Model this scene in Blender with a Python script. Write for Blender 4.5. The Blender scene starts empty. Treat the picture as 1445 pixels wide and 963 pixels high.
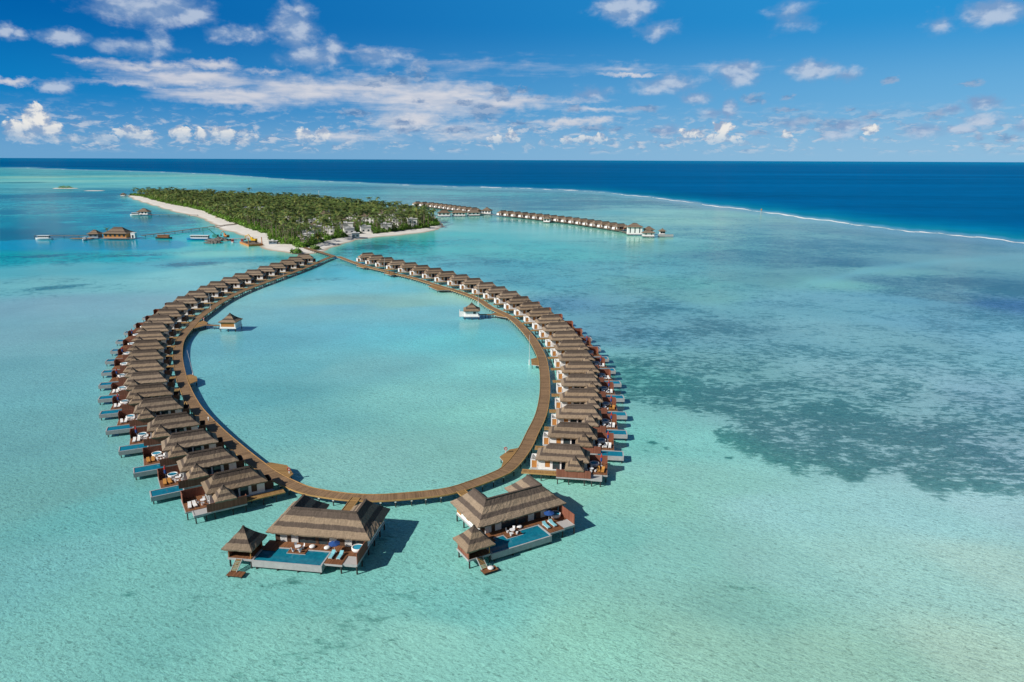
import bpy, bmesh, math, random
import numpy as np
from mathutils import Vector, Matrix
LPOS = [(-132.3, 449.0), (-134.0, 435.7), (-134.6, 422.3), (-136.7, 408.8), (-138.7, 396.0), (-140.7, 382.7), (-142.5, 369.8), (-143.5, 356.8), (-144.9, 344.2), (-144.4, 331.5), (-143.9, 318.2), (-142.9, 304.9), (-141.1, 291.2), (-138.0, 278.3), (-135.3, 265.9), (-131.5, 253.1), (-126.4, 240.3), (-121.4, 227.9), (-115.8, 215.6), (-109.9, 203.5), (-103.5, 191.7), (-96.8, 180.2), (-89.3, 169.3), (-80.2, 157.6), (-71.6, 146.7), (-63.3, 136.4), (-54.1, 126.7)]
RPOS = [(-93.4, 456.6), (-85.4, 445.3), (-77.2, 434.6), (-68.5, 423.4), (-59.7, 412.8), (-51.4, 402.1), (-43.0, 391.4), (-34.9, 380.1), (-26.9, 368.6), (-19.6, 357.1), (-12.7, 344.6), (-6.7, 332.7), (-1.2, 320.5), (3.5, 307.7), (7.9, 295.0), (11.8, 282.2), (15.0, 269.5), (17.2, 256.6), (18.9, 242.9), (20.1, 230.1), (20.6, 216.9), (20.6, 204.0), (19.7, 191.2), (18.5, 178.0), (16.8, 165.4), (14.3, 153.0), (11.2, 140.2)]
WATER = [[-61.4, 79.3, 0.1561, 0.3877, 0.3985], [-76.9, 103.4, 0.133, 0.3538, 0.3872], [-93.1, 128.6, 0.1298, 0.332, 0.349], [-116.5, 162.3, 0.1298, 0.332, 0.3651], [-151.9, 216.5, 0.1493, 0.3649, 0.41], [-49.7, 85.8, 0.1427, 0.3762, 0.3872], [-54.9, 103.6, 0.1427, 0.3762, 0.3872], [-75.9, 122.8, 0.1115, 0.3428, 0.3706], [-29.9, 85.9, 0.1774, 0.4291, 0.4216], [-12.0, 86.0, 0.2038, 0.4599, 0.4453], [-29.5, 95.9, 0.1427, 0.3993, 0.41], [-7.5, 92.5, 0.1427, 0.3993, 0.41], [12.9, 86.2, 0.2038, 0.4474, 0.41], [27.0, 83.3, 0.2238, 0.4351, 0.3985], [45.8, 82.0, 0.2404, 0.4474, 0.41], [66.0, 80.7, 0.294, 0.4599, 0.4275], [82.1, 104.6, 0.2847, 0.4599, 0.4574], [62.0, 104.4, 0.2404, 0.4474, 0.4574], [44.4, 104.3, 0.2157, 0.4351, 0.4453], [35.4, 94.6, 0.1774, 0.3877, 0.3761], [27.7, 108.5, 0.1923, 0.4351, 0.4334], [25.3, 129.6, 0.1848, 0.4291, 0.3985], [17.4, 113.2, 0.1561, 0.4111, 0.41], [51.5, 124.0, 0.2238, 0.4474, 0.4822], [77.4, 121.4, 0.2404, 0.4599, 0.5076], [96.8, 124.4, 0.2665, 0.4599, 0.5205], [40.6, 159.5, 0.1702, 0.4291, 0.4334], [41.2, 136.2, 0.2077, 0.4536, 0.4453], [30.4, 159.4, 0.146, 0.417, 0.41], [-9.0, 112.9, 0.1561, 0.4111, 0.41], [-17.1, 117.9, 0.1561, 0.4111, 0.41], [-31.9, 146.3, 0.1774, 0.3993, 0.41], [-57.5, 167.8, 0.1298, 0.3538, 0.3872], [-74.4, 189.6, 0.1057, 0.332, 0.3872], [-11.6, 150.4, 0.1774, 0.4111, 0.41], [-4.2, 178.8, 0.1774, 0.4474, 0.4334], [-24.5, 190.3, 0.1631, 0.4111, 0.4216], [-50.5, 218.0, 0.1631, 0.4111, 0.4574], [-0.5, 218.8, 0.1774, 0.4917, 0.5076], [-68.7, 217.8, 0.1298, 0.3877, 0.4574], [-19.1, 255.5, 0.1362, 0.4917, 0.5604], [-44.5, 266.2, 0.1298, 0.4474, 0.5469], [-74.5, 265.6, 0.1362, 0.4111, 0.5205], [-89.9, 254.3, 0.1236, 0.3762, 0.4697], [-80.6, 312.7, 0.1702, 0.4351, 0.5336], [-38.7, 308.9, 0.1774, 0.4725, 0.5604], [-81.3, 329.3, 0.232, 0.4599, 0.4513], [-47.2, 324.9, 0.232, 0.4853, 0.4635], [-28.5, 339.3, 0.283, 0.5957, 0.5887], [-116.7, 356.6, 0.2226, 0.5595, 0.6469], [-75.6, 368.0, 0.1883, 0.5312, 0.6235], [-53.3, 368.5, 0.1716, 0.5471, 0.6594], [-93.4, 415.8, 0.1035, 0.5033, 0.6351], [-110.0, 415.4, 0.0735, 0.4242, 0.5634], [-75.3, 408.3, 0.1338, 0.5567, 0.7117], [-112.0, 378.1, 0.159, 0.5245, 0.6306], [-154.9, 253.2, 0.1774, 0.3877, 0.4334], [-180.0, 263.8, 0.2077, 0.423, 0.4822], [-176.3, 318.8, 0.2157, 0.423, 0.4948], [-214.8, 318.0, 0.2238, 0.423, 0.4948], [-255.0, 374.6, 0.2024, 0.5358, 0.5476], [-198.9, 376.0, 0.2206, 0.5587, 0.5864], [-184.5, 413.4, 0.1992, 0.5597, 0.5895], [-179.2, 442.3, 0.2281, 0.5912, 0.5998], [-182.1, 501.3, 0.2042, 0.6455, 0.6031], [-211.8, 500.3, 0.2013, 0.6585, 0.6023], [-227.2, 431.9, 0.1149, 0.4949, 0.575], [-274.2, 430.6, 0.124, 0.4766, 0.5156], [-176.5, 471.9, 0.0424, 0.407, 0.4814], [-208.3, 447.7, 0.0627, 0.3951, 0.4915], [-386.2, 550.3, 0.002, 0.288, 0.2933], [-355.9, 537.5, 0.002, 0.2998, 0.3529], [-319.4, 521.2, 0.002, 0.3467, 0.4372], [-288.1, 530.9, 0.002, 0.42, 0.6147], [-266.2, 540.7, 0.002, 0.3956, 0.5116], [-259.2, 554.9, 0.002, 0.4931, 0.5697], [-316.2, 552.9, 0.002, 0.3852, 0.5746], [-411.1, 595.7, 0.002, 0.2485, 0.2573], [-339.1, 488.5, 0.002, 0.3536, 0.3319], [-296.8, 475.2, 0.002, 0.41, 0.422], [-249.9, 476.6, 0.002, 0.4599, 0.5329], [-232.4, 537.3, 0.0762, 0.5543, 0.5852], [-204.3, 533.8, 0.0865, 0.6043, 0.6289], [-442.5, 642.3, 0.002, 0.2226, 0.221], [-410.7, 663.6, 0.002, 0.4356, 0.4749], [-371.9, 717.0, 0.002, 0.3873, 0.5006], [-316.4, 704.0, 0.002, 0.5144, 0.55], [-249.2, 637.6, 0.002, 0.569, 0.6322], [-511.6, 779.6, 0.002, 0.318, 0.3522], [-444.1, 783.0, 0.002, 0.4061, 0.4779], [-618.3, 945.5, 0.0688, 0.4055, 0.4396], [-564.3, 948.9, 0.0567, 0.4292, 0.4783], [-528.8, 1026.5, 0.0401, 0.4451, 0.5138], [-407.2, 835.5, 0.002, 0.3773, 0.4686], [-814.6, 1196.1, 0.0672, 0.3614, 0.4276], [-763.0, 1246.8, 0.0517, 0.3291, 0.3983], [-623.8, 1146.9, 0.0349, 0.4196, 0.4907], [-1189.7, 1754.4, 0.0862, 0.417, 0.4665], [-947.4, 1457.5, 0.1132, 0.4455, 0.4692], [-791.5, 1408.3, 0.0365, 0.3968, 0.478], [-756.9, 1476.1, 0.002, 0.3318, 0.4366], [-1274.9, 2094.0, 0.2079, 0.5685, 0.5124], [-914.7, 1787.2, 0.1581, 0.5397, 0.5343], [-676.8, 1633.3, 0.1024, 0.496, 0.553], [-1930.3, 2856.5, 0.0625, 0.3982, 0.4431], [-1605.3, 2558.4, 0.2311, 0.5694, 0.481], [-1280.5, 2415.4, 0.1042, 0.4962, 0.5087], [-987.0, 2135.3, 0.1485, 0.5222, 0.5244], [-630.1, 1725.0, 0.1087, 0.4838, 0.5361], [-387.4, 1446.1, 0.0736, 0.4104, 0.4832], [-515.7, 1737.9, 0.0418, 0.3447, 0.4437], [-290.0, 1455.2, 0.091, 0.4629, 0.5049], [-205.5, 1463.1, 0.1106, 0.4608, 0.492], [-274.9, 1719.7, 0.0575, 0.3212, 0.401], [-99.4, 1382.2, 0.0902, 0.4392, 0.4682], [-115.8, 1612.6, 0.0904, 0.3678, 0.4234], [-4.1, 1260.8, 0.0843, 0.3725, 0.4186], [40.5, 1554.1, 0.1093, 0.336, 0.3924], [83.2, 1102.5, 0.0838, 0.3047, 0.3388], [152.7, 1227.4, 0.1443, 0.3547, 0.3779], [181.1, 1041.3, 0.2031, 0.453, 0.4309], [115.4, 923.4, 0.1391, 0.4312, 0.4177], [207.7, 928.8, 0.2731, 0.572, 0.4818], [186.4, 796.1, 0.2991, 0.5951, 0.4601], [255.4, 871.7, 0.2332, 0.4884, 0.4063], [-59.7, 645.5, 0.0529, 0.5019, 0.4843], [-29.1, 680.2, 0.1489, 0.5806, 0.5439], [25.0, 682.6, 0.2193, 0.594, 0.5578], [78.3, 620.6, 0.2216, 0.5991, 0.5441], [-69.0, 561.8, 0.0252, 0.4445, 0.4559], [-87.6, 537.9, 0.0249, 0.4152, 0.4552], [-110.7, 546.2, 0.0052, 0.3939, 0.4443], [-44.7, 539.4, 0.0743, 0.512, 0.4925], [-12.4, 540.5, 0.1154, 0.535, 0.5086], [28.5, 500.3, 0.1245, 0.5036, 0.4782], [-10.3, 447.2, 0.0973, 0.3891, 0.443], [14.3, 381.3, 0.1113, 0.3675, 0.4303], [55.5, 434.0, 0.1331, 0.4229, 0.4609], [25.4, 323.0, 0.1115, 0.2804, 0.3985], [58.5, 323.7, 0.1298, 0.3374, 0.4042], [35.1, 267.6, 0.1205, 0.2904, 0.3872], [34.9, 211.5, 0.1145, 0.3483, 0.349], [180.3, 655.5, 0.2211, 0.4945, 0.4222], [246.4, 658.2, 0.1659, 0.3736, 0.3521], [273.0, 574.2, 0.1339, 0.2993, 0.3126], [317.8, 552.0, 0.1251, 0.2594, 0.2924], [359.4, 531.4, 0.125, 0.2442, 0.2526], [272.9, 819.9, 0.2423, 0.4603, 0.399], [309.9, 732.7, 0.156, 0.3205, 0.3145], [281.1, 1032.0, 0.1911, 0.3501, 0.3447], [346.6, 662.4, 0.1288, 0.2542, 0.2694], [395.5, 604.7, 0.0811, 0.1618, 0.1808], [249.4, 1171.4, 0.2227, 0.3527, 0.3605], [123.5, 545.3, 0.1492, 0.4265, 0.3737], [165.2, 504.7, 0.1083, 0.2745, 0.2796], [221.9, 463.6, 0.0878, 0.203, 0.2273], [151.0, 396.5, 0.1296, 0.3203, 0.3087], [174.1, 385.2, 0.1798, 0.4396, 0.3905], [229.6, 433.1, 0.1643, 0.3762, 0.3551], [301.4, 479.5, 0.1572, 0.3252, 0.3245], [366.7, 511.2, 0.1714, 0.3137, 0.3148], [217.5, 386.3, 0.1086, 0.2349, 0.2609], [265.1, 387.5, 0.078, 0.1743, 0.202], [232.4, 327.4, 0.0546, 0.1228, 0.2977], [212.6, 344.7, 0.1269, 0.2579, 0.2914], [162.4, 334.5, 0.1631, 0.3762, 0.4513], [193.4, 335.2, 0.1298, 0.3214, 0.4157], [124.9, 325.2, 0.146, 0.3483, 0.4157], [96.4, 342.1, 0.1576, 0.3893, 0.3739], [88.0, 383.1, 0.1354, 0.3954, 0.3657], [90.5, 268.6, 0.146, 0.3214, 0.3816], [132.3, 269.3, 0.1811, 0.3762, 0.4334], [181.8, 282.4, 0.146, 0.3374, 0.4393], [191.6, 259.1, 0.1811, 0.3762, 0.4759], [113.5, 205.3, 0.1999, 0.3762, 0.4334], [137.2, 192.4, 0.1999, 0.3593, 0.4513], [76.2, 191.6, 0.1702, 0.3483, 0.3928], [63.6, 219.7, 0.1631, 0.3593, 0.3928], [73.2, 159.9, 0.1923, 0.3483, 0.41], [94.2, 151.6, 0.2197, 0.3762, 0.4453], [112.8, 147.8, 0.232, 0.3762, 0.4697]]
GRASS = [[5.9, 255.9, 0], [7.5, 218.9, 0], [5.6, 190.7, 0], [2.3, 168.5, 0], [-3.5, 150.5, 0], [-9.8, 292.1, 0], [-0.7, 279.1, 0], [20.3, 168.7, 0.05], [20.3, 146.8, 0.03], [-25.1, 339.4, 0], [11.0, 150.7, 0.03], [-61.8, 80.0, 0.0], [-93.1, 128.6, 0.02], [-151.9, 216.5, 0.0], [-49.7, 85.8, 0.1], [-41.9, 94.0, 0.22], [-31.3, 90.7, 0.15], [-23.7, 85.2, 0.22], [-13.4, 97.9, 0.2], [-18.8, 103.8, 0.1], [-7.0, 86.0, 0.08], [12.9, 86.2, 0.05], [28.7, 89.4, 0.1], [40.0, 98.3, 0.12], [47.8, 86.4, 0.05], [67.9, 86.5, 0.08], [66.7, 113.6, 0.0], [28.8, 113.2, 0.0], [19.6, 129.6, 0.02], [39.6, 155.1, 0.1], [44.1, 147.1, 0.12], [-11.6, 150.4, 0.03], [-40.5, 190.1, 0.0], [-5.1, 218.7, 0.0], [-73.2, 217.7, 0.0], [-48.5, 291.3, 0.0], [-95.6, 320.5, 0.03], [-93.0, 378.6, 0.12], [-72.7, 353.6, 0.12], [-76.7, 416.3, 0.1], [-251.3, 374.7, 0.25], [-211.6, 364.7, 0.22], [-180.1, 376.4, 0.12], [-204.9, 302.5, 0.02], [-154.9, 253.2, 0.0], [-274.6, 410.9, 0.12], [-176.5, 471.9, 0.45], [-214.1, 450.7, 0.3], [-217.4, 412.5, 0.1], [-355.5, 528.6, 0.0], [-303.7, 530.4, 0.0], [-257.7, 545.6, 0.0], [-315.5, 474.6, 0.5], [-261.2, 479.9, 0.45], [-205.7, 485.3, 0.05], [-455.5, 661.6, 0.75], [-379.1, 632.2, 0.65], [-468.5, 712.5, 0.5], [-398.1, 700.3, 0.5], [-382.3, 767.6, 0.65], [-416.8, 892.4, 0.4], [-578.1, 883.0, 0.55], [-502.1, 887.4, 0.3], [-718.1, 1100.7, 0.4], [-645.3, 1106.0, 0.5], [-525.1, 1060.3, 0.35], [-947.4, 1393.7, 0.45], [-807.2, 1320.0, 0.75], [-784.4, 1473.4, 0.6], [-1272.6, 1963.2, 0.1], [-1051.1, 1875.5, 0.1], [-728.9, 1760.3, 0.3], [-1937.3, 2997.2, 0.3], [-663.4, 1817.2, 0.45], [-443.7, 1658.4, 0.65], [-268.2, 1677.3, 0.5], [-105.9, 1472.4, 0.35], [33.1, 1263.7, 0.5], [121.8, 1162.1, 0.55], [-35.4, 1546.7, 0.4], [213.7, 1232.1, 0.4], [165.9, 952.5, 0.1], [235.6, 930.4, 0.15], [78.1, 1034.6, 0.5], [-66.1, 645.2, 0.1], [-14.9, 647.4, 0.08], [49.6, 650.0, 0.05], [-103.6, 537.3, 0.7], [-115.3, 555.4, 0.6], [-75.7, 529.5, 0.4], [-39.4, 539.6, 0.2], [-10.7, 463.3, 0.45], [14.7, 393.0, 0.42], [37.2, 482.0, 0.35], [49.1, 382.1, 0.42], [25.4, 323.0, 0.5], [37.9, 267.6, 0.52], [96.2, 544.3, 0.2], [134.4, 594.9, 0.25], [171.9, 624.4, 0.5], [187.5, 525.6, 0.6], [261.9, 550.1, 0.6], [186.9, 469.2, 0.5], [217.4, 453.8, 0.65], [143.6, 436.5, 0.35], [121.5, 435.9, 0.45], [88.0, 383.1, 0.42], [146.6, 384.6, 0.3], [179.3, 397.2, 0.1], [232.7, 439.0, 0.12], [297.1, 472.5, 0.1], [361.2, 503.3, 0.1], [205.6, 386.0, 0.5], [245.2, 387.0, 0.65], [261.8, 365.5, 0.78], [201.9, 344.5, 0.53], [232.4, 327.4, 0.68], [166.6, 343.7, 0.28], [141.6, 325.5, 0.3], [189.9, 335.1, 0.33], [203.8, 303.3, 0.53], [108.3, 324.8, 0.38], [71.5, 308.1, 0.58], [48.9, 267.8, 0.63], [76.6, 268.3, 0.58], [118.3, 269.1, 0.4], [152.5, 281.9, 0.3], [170.7, 264.2, 0.46], [191.6, 259.1, 0.43], [40.6, 219.4, 0.76], [54.4, 219.6, 0.74], [75.1, 219.9, 0.63], [109.7, 220.4, 0.56], [144.4, 220.9, 0.58], [159.9, 213.3, 0.5], [45.9, 191.2, 0.83], [62.4, 179.7, 0.78], [93.7, 185.7, 0.7], [119.8, 180.4, 0.68], [137.1, 180.6, 0.6], [54.6, 155.3, 0.93], [71.4, 155.5, 0.83], [88.1, 155.6, 0.8], [102.4, 151.6, 0.8], [117.2, 151.8, 0.7], [67.2, 145.4, 0.95], [83.0, 145.6, 0.93], [92.4, 140.2, 0.93], [105.3, 136.8, 0.68], [309.9, 732.7, 0.25], [339.9, 649.3, 0.3], [374.2, 554.0, 0.3], [298.7, 801.7, 0.25]]
REEF = [(-35.12, 6146.4), (-32.04, 5120.5), (-28.73, 4478.9), (-24.75, 3760.1), (-20.98, 3092.3), (-18.52, 2625.0), (-15.98, 2350.1), (-12.31, 2122.2), (-9.07, 1937.6), (-4.66, 1785.8), (-1.31, 1746.1), (2.05, 1671.7), (5.96, 1574.7), (8.73, 1426.5), (10.92, 1329.7), (15.23, 1121.3), (19.12, 1004.3), (21.89, 920.9), (25.27, 849.8), (27.58, 803.7), (29.8, 780.6), (32.74, 760.7), (35.72, 726.6)]
GRASSEDGE = [(9.41, 198.2), (10.9, 190.8), (13.55, 185.7), (15.59, 179.7), (16.48, 176.2), (17.13, 166.1), (18.58, 161.6), (20.04, 156.7), (22.25, 155.0), (23.86, 153.7), (26.43, 155.5), (28.19, 156.5), (29.54, 161.8), (30.95, 162.5), (32.19, 159.2), (34.21, 159.0), (36.55, 162.6), (38.27, 168.4)]
CLOUDS = {'cumulus': [(-32.74, 2.28, 0.94, 1.23, 1.0), (-33.66, 1.72, 1.16, 0.71, 1.0), (-32.2, 1.67, 1.04, 0.8, 1.0), (-33.7, 1.46, 0.54, 0.53, 1.0), (-27.37, 1.59, 0.96, 0.7, 1.0), (-26.51, 1.46, 0.89, 0.48, 1.0), (-24.25, 1.65, 0.83, 0.57, 1.0), (-22.86, 1.67, 0.66, 0.49, 1.0), (-21.59, 1.69, 1.16, 0.59, 1.0), (-28.91, 1.28, 1.29, 0.33, 0.7), (-30.77, 1.25, 1.23, 0.32, 0.7), (-15.77, 1.67, 0.72, 0.56, 1.0), (-14.48, 1.79, 0.52, 0.51, 1.0), (-19.88, 1.37, 0.78, 0.35, 0.8), (-0.09, 1.7, 0.55, 0.58, 1.0), (-1.31, 1.48, 0.67, 0.37, 1.0), (4.2, 1.39, 0.55, 0.37, 1.0), (5.4, 1.55, 0.66, 0.32, 1.0), (6.65, 1.61, 0.55, 0.36, 1.0), (1.18, 1.01, 0.55, 0.27, 1.0), (2.28, 1.28, 0.33, 0.27, 1.0), (13.56, 2.01, 0.93, 0.41, 0.9), (15.84, 2.41, 0.81, 0.45, 1.0), (15.9, 1.59, 1.22, 0.41, 0.9), (17.19, 1.28, 0.71, 0.26, 1.0), (13.07, 1.5, 0.73, 0.26, 1.0), (20.35, 1.87, 0.39, 0.25, 0.9), (25.8, 2.15, 0.53, 0.38, 0.9)], 'soft': [(-25.57, 9.85, 3.76, 1.15, 1.0), (-22.78, 9.46, 1.64, 0.66, 0.9), (-30.55, 7.57, 1.48, 0.51, 0.95), (-33.65, 7.55, 0.44, 0.45, 0.7), (-32.93, 7.45, 0.38, 0.29, 0.5), (-16.02, 8.96, 1.53, 1.52, 0.85), (-15.29, 10.29, 0.89, 0.81, 0.7), (-14.9, 7.23, 2.18, 0.76, 0.8), (-13.35, 7.85, 0.86, 0.72, 0.8), (-19.89, 8.49, 1.9, 0.5, 0.6), (-26.52, 7.18, 1.96, 0.57, 0.5), (-24.96, 7.63, 0.66, 0.67, 0.5), (-31.35, 4.48, 1.08, 0.44, 0.95), (-9.78, 7.39, 2.15, 0.53, 0.55), (-7.18, 6.86, 0.53, 0.54, 0.6), (8.41, 10.72, 2.31, 1.07, 0.9), (10.8, 9.26, 1.18, 0.52, 0.4), (20.05, 9.97, 1.15, 0.8, 0.35), (32.09, 9.18, 1.79, 0.93, 0.85), (29.08, 8.62, 0.6, 0.51, 0.3), (16.66, 6.14, 1.61, 0.86, 0.9), (17.01, 6.56, 0.98, 0.57, 0.8), (21.73, 6.16, 1.69, 0.74, 0.85), (23.91, 5.8, 1.03, 0.46, 0.6), (16.16, 3.61, 0.6, 0.74, 0.95), (15.16, 3.42, 1.16, 0.4, 0.6), (6.01, 4.92, 1.44, 0.5, 0.7), (12.04, 5.56, 2.11, 0.64, 0.65), (13.91, 4.53, 1.37, 0.4, 0.7), (10.51, 5.08, 0.89, 0.3, 0.5), (32.12, 3.77, 1.04, 0.48, 0.9), (30.6, 3.34, 0.8, 0.31, 0.7), (32.49, 2.53, 1.11, 0.49, 0.8), (31.37, 2.11, 0.91, 0.27, 0.8), (28.92, 2.06, 1.12, 0.46, 0.65), (24.28, 2.41, 1.22, 0.48, 0.6), (23.66, 1.84, 1.14, 0.34, 0.5), (20.28, 2.61, 0.96, 0.39, 0.45), (11.72, 2.23, 0.94, 0.36, 0.6), (34.63, 2.13, 0.63, 0.31, 0.5)], 'cirrus': [(-25.8, 5.93, 3.6, 0.41, 0.8), (-23.19, 5.37, 5.21, 0.74, 1), (-27.19, 5.0, 3.07, 0.23, 0.5), (-20.96, 4.37, 4.88, 0.72, 0.9), (-20.04, 4.02, 3.43, 0.53, 0.9), (-24.91, 6.07, 2.26, 0.36, 0.7), (-21.72, 6.37, 1.89, 0.37, 0.9), (-17.94, 6.06, 1.27, 0.19, 0.5), (-15.56, 4.88, 4.63, 1.07, 1), (-10.92, 5.14, 4.76, 1.09, 1), (-6.71, 4.45, 6.5, 1.42, 1), (-7.83, 2.9, 3.25, 0.93, 1), (-3.47, 5.0, 3.25, 0.71, 0.9), (-0.21, 4.25, 4.89, 0.62, 0.9), (4.13, 4.36, 2.7, 0.21, 0.6), (6.31, 3.79, 3.21, 0.18, 0.5), (4.17, 2.81, 3.04, 0.37, 1), (6.61, 2.97, 1.08, 0.31, 1), (-33.61, 4.78, 1.45, 0.22, 0.9), (-29.53, 6.24, 0.82, 0.13, 0.3), (8.33, 6.7, 2.62, 0.35, 0.35), (8.88, 6.25, 2.4, 0.17, 0.9), (-11.83, 7.81, 2.59, 0.19, 0.3), (-4.59, 2.51, 3.29, 0.53, 0.6), (-3.5, 1.79, 3.85, 0.42, 0.5), (-12.14, 1.66, 3.73, 0.42, 0.4), (-1.3, 6.73, 3.23, 0.25, 0.12), (15.02, 6.76, 1.49, 0.15, 0.15)], 'grey': [(-9.06, 5.83, 1.69, 0.49, 0.9), (-7.2, 6.21, 0.96, 0.79, 0.6), (-10.91, 5.49, 1.36, 0.3, 0.8), (-1.03, 5.12, 0.98, 0.41, 0.95), (0.6, 5.18, 0.86, 0.25, 0.7), (-3.75, 4.23, 0.87, 0.26, 0.9), (-2.12, 3.57, 1.42, 0.73, 0.75), (-0.76, 4.61, 0.76, 0.31, 0.9), (-7.14, 4.3, 0.64, 0.2, 0.6), (-12.05, 3.36, 1.26, 0.3, 0.8), (-8.37, 2.79, 0.97, 0.26, 0.9), (-8.12, 2.17, 1.19, 0.26, 0.7), (-4.05, 2.26, 1.21, 0.31, 0.9), (-4.87, 2.2, 0.66, 0.21, 0.6), (0.61, 2.75, 0.99, 0.21, 0.7), (6.09, 2.34, 1.08, 0.31, 0.7), (4.69, 3.85, 0.65, 0.31, 0.85), (10.05, 3.82, 1.26, 0.26, 0.7), (1.96, 4.62, 0.87, 0.2, 0.5), (7.98, 2.34, 0.54, 0.26, 0.6), (26.64, 5.32, 0.52, 0.23, 0.6), (31.37, 4.93, 0.7, 0.26, 0.5), (24.61, 3.54, 0.54, 0.14, 0.55), (20.19, 3.59, 1.05, 0.19, 0.5), (17.93, 4.36, 0.89, 0.39, 0.6), (20.11, 4.46, 0.47, 0.24, 0.6), (21.46, 2.74, 0.66, 0.49, 0.5), (25.79, 2.95, 0.71, 0.28, 0.5), (29.7, 3.05, 0.82, 0.36, 0.5), (18.38, 1.98, 0.89, 0.25, 0.5), (33.79, 1.49, 0.68, 0.27, 0.5), (32.24, 1.51, 0.55, 0.27, 0.4), (23.58, 2.56, 1.37, 0.39, 0.5), (-12.12, 2.02, 1.06, 0.16, 0.5), (10.92, 2.23, 0.85, 0.26, 0.7)]}
BAND = [(22.39, 408.8), (24.76, 443.1), (26.58, 480.6), (29.23, 521.3), (31.74, 559.6), (34.13, 598.0), (35.85, 621.0)]
STREAKS = [(-24.23, 6.197, 2.69, 0.0246, 0.62), (-33.28, 6.071, 2.5, 0.02, 0.55), (-33.6, 6.36, 1.83, 0.0223, 0.6), (-28.1, 6.314, 2.27, 0.0188, 0.55), (-29.44, 7.069, 1.3, 0.0466, 0.75), (-29.17, 7.214, 0.65, 0.0358, 0.6), (-35.15, 6.982, 1.35, 0.0538, 0.7), (-33.32, 6.759, 1.62, 0.0329, 0.75), (-31.92, 6.724, 0.82, 0.0215, 0.7), (-33.41, 6.618, 1.62, 0.0288, 0.75), (-29.68, 6.591, 1.52, 0.0242, 0.55), (-27.21, 6.65, 2.29, 0.0531, 0.6), (-25.77, 6.796, 2.1, 0.0622, 0.6), (-34.25, 7.313, 1.97, 0.0469, 0.6), (-31.44, 7.364, 2.09, 0.0406, 0.65), (-34.12, 7.768, 1.96, 0.035, 0.5), (-10.91, 6.313, 1.66, 0.0424, 0.75), (-13.11, 6.295, 0.64, 0.0247, 0.6), (2.07, 6.895, 4.49, 0.0374, 0.6), (-3.56, 7.082, 3.93, 0.0451, 0.5), (-0.18, 6.668, 2.83, 0.018, 0.35), (-28.2, 6.916, 1.11, 0.0406, 0.5), (-31.33, 4.723, 0.7, 0.015, 0.36), (-30.22, 4.762, 0.68, 0.0114, 0.25), (-23.77, 4.632, 1.94, 0.0186, 0.26), (-22.32, 4.644, 0.92, 0.0112, 0.3), (-19.26, 4.656, 1.03, 0.0176, 0.36), (-20.32, 4.706, 0.68, 0.0074, 0.25), (-29.09, 4.578, 1.54, 0.0137, 0.22), (-8.37, 4.642, 0.99, 0.0126, 0.3), (-5.2, 4.714, 0.67, 0.0089, 0.2), (-15.9, 4.613, 1.43, 0.0131, 0.25), (-11.09, 4.744, 0.74, 0.0114, 0.3), (-25.15, 4.813, 0.55, 0.0058, 0.3), (-24.89, 4.549, 1.69, 0.0155, 0.2), (-1.38, 4.556, 1.32, 0.0156, 0.2), (20.98, 4.657, 2.5, 0.0229, 0.25), (12.03, 5.08, 0.42, 0.0069, 0.6), (13.17, 5.062, 0.28, 0.0058, 0.45), (14.8, 5.081, 0.34, 0.0051, 0.5), (11.56, 5.045, 0.36, 0.0052, 0.4), (15.53, 4.974, 0.31, 0.005, 0.4), (18.35, 5.051, 0.52, 0.0107, 0.6), (17.09, 5.068, 0.28, 0.0052, 0.5), (17.15, 5.107, 0.4, 0.0082, 0.5), (24.96, 5.009, 0.38, 0.0045, 0.45), (24.13, 5.03, 0.41, 0.0064, 0.5), (14.27, 4.921, 0.16, 0.0037, 0.4), (10.14, 5.144, 0.36, 0.0058, 0.35), (33.63, 5.041, 0.37, 0.0047, 0.4), (32.64, 4.623, 0.57, 0.0079, 0.35), (22.15, 4.75, 0.46, 0.0062, 0.25), (-14.88, 6.0, 2.74, 0.0248, 0.25)]
CHANNEL = [[-443.4, 567.9], [-413.8, 574.1], [-390.3, 591.0], [-363.2, 594.8], [-306.8, 588.8], [-264.1, 574.6], [-250.0, 550.5], [-248.9, 532.3], [-258.5, 519.0], [-294.4, 513.6], [-342.2, 516.2], [-369.7, 511.1], [-396.5, 506.1]]
random.seed(7); rng = np.random.default_rng(11)
scene = bpy.context.scene
COL = scene.collection
R = math.radians

# ------------------------------------------------------------------ camera
H = 65.0; FPX = 1000.0
pitch = math.atan((481.5-225.8)/FPX); roll = R(0.24)
cd = bpy.data.cameras.new('camera'); cam = bpy.data.objects.new('camera', cd); COL.objects.link(cam)
cd.sensor_width = 36; cd.lens = 36*FPX/1445.0; cd.clip_start = 1; cd.clip_end = 400000
F = Vector((0, math.cos(pitch), -math.sin(pitch))); U0 = Vector((0, math.sin(pitch), math.cos(pitch))); X0 = Vector((1, 0, 0))
Xr = X0*math.cos(roll)+U0*math.sin(roll); Ur = U0*math.cos(roll)-X0*math.sin(roll)
M = Matrix((Xr, Ur, -F)).transposed().to_4x4(); M.translation = Vector((0, 0, H)); cam.matrix_world = M
scene.camera = cam
scene.view_settings.view_transform = 'Standard'; scene.view_settings.look = 'None'
scene.view_settings.exposure = 0; scene.view_settings.gamma = 1

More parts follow.
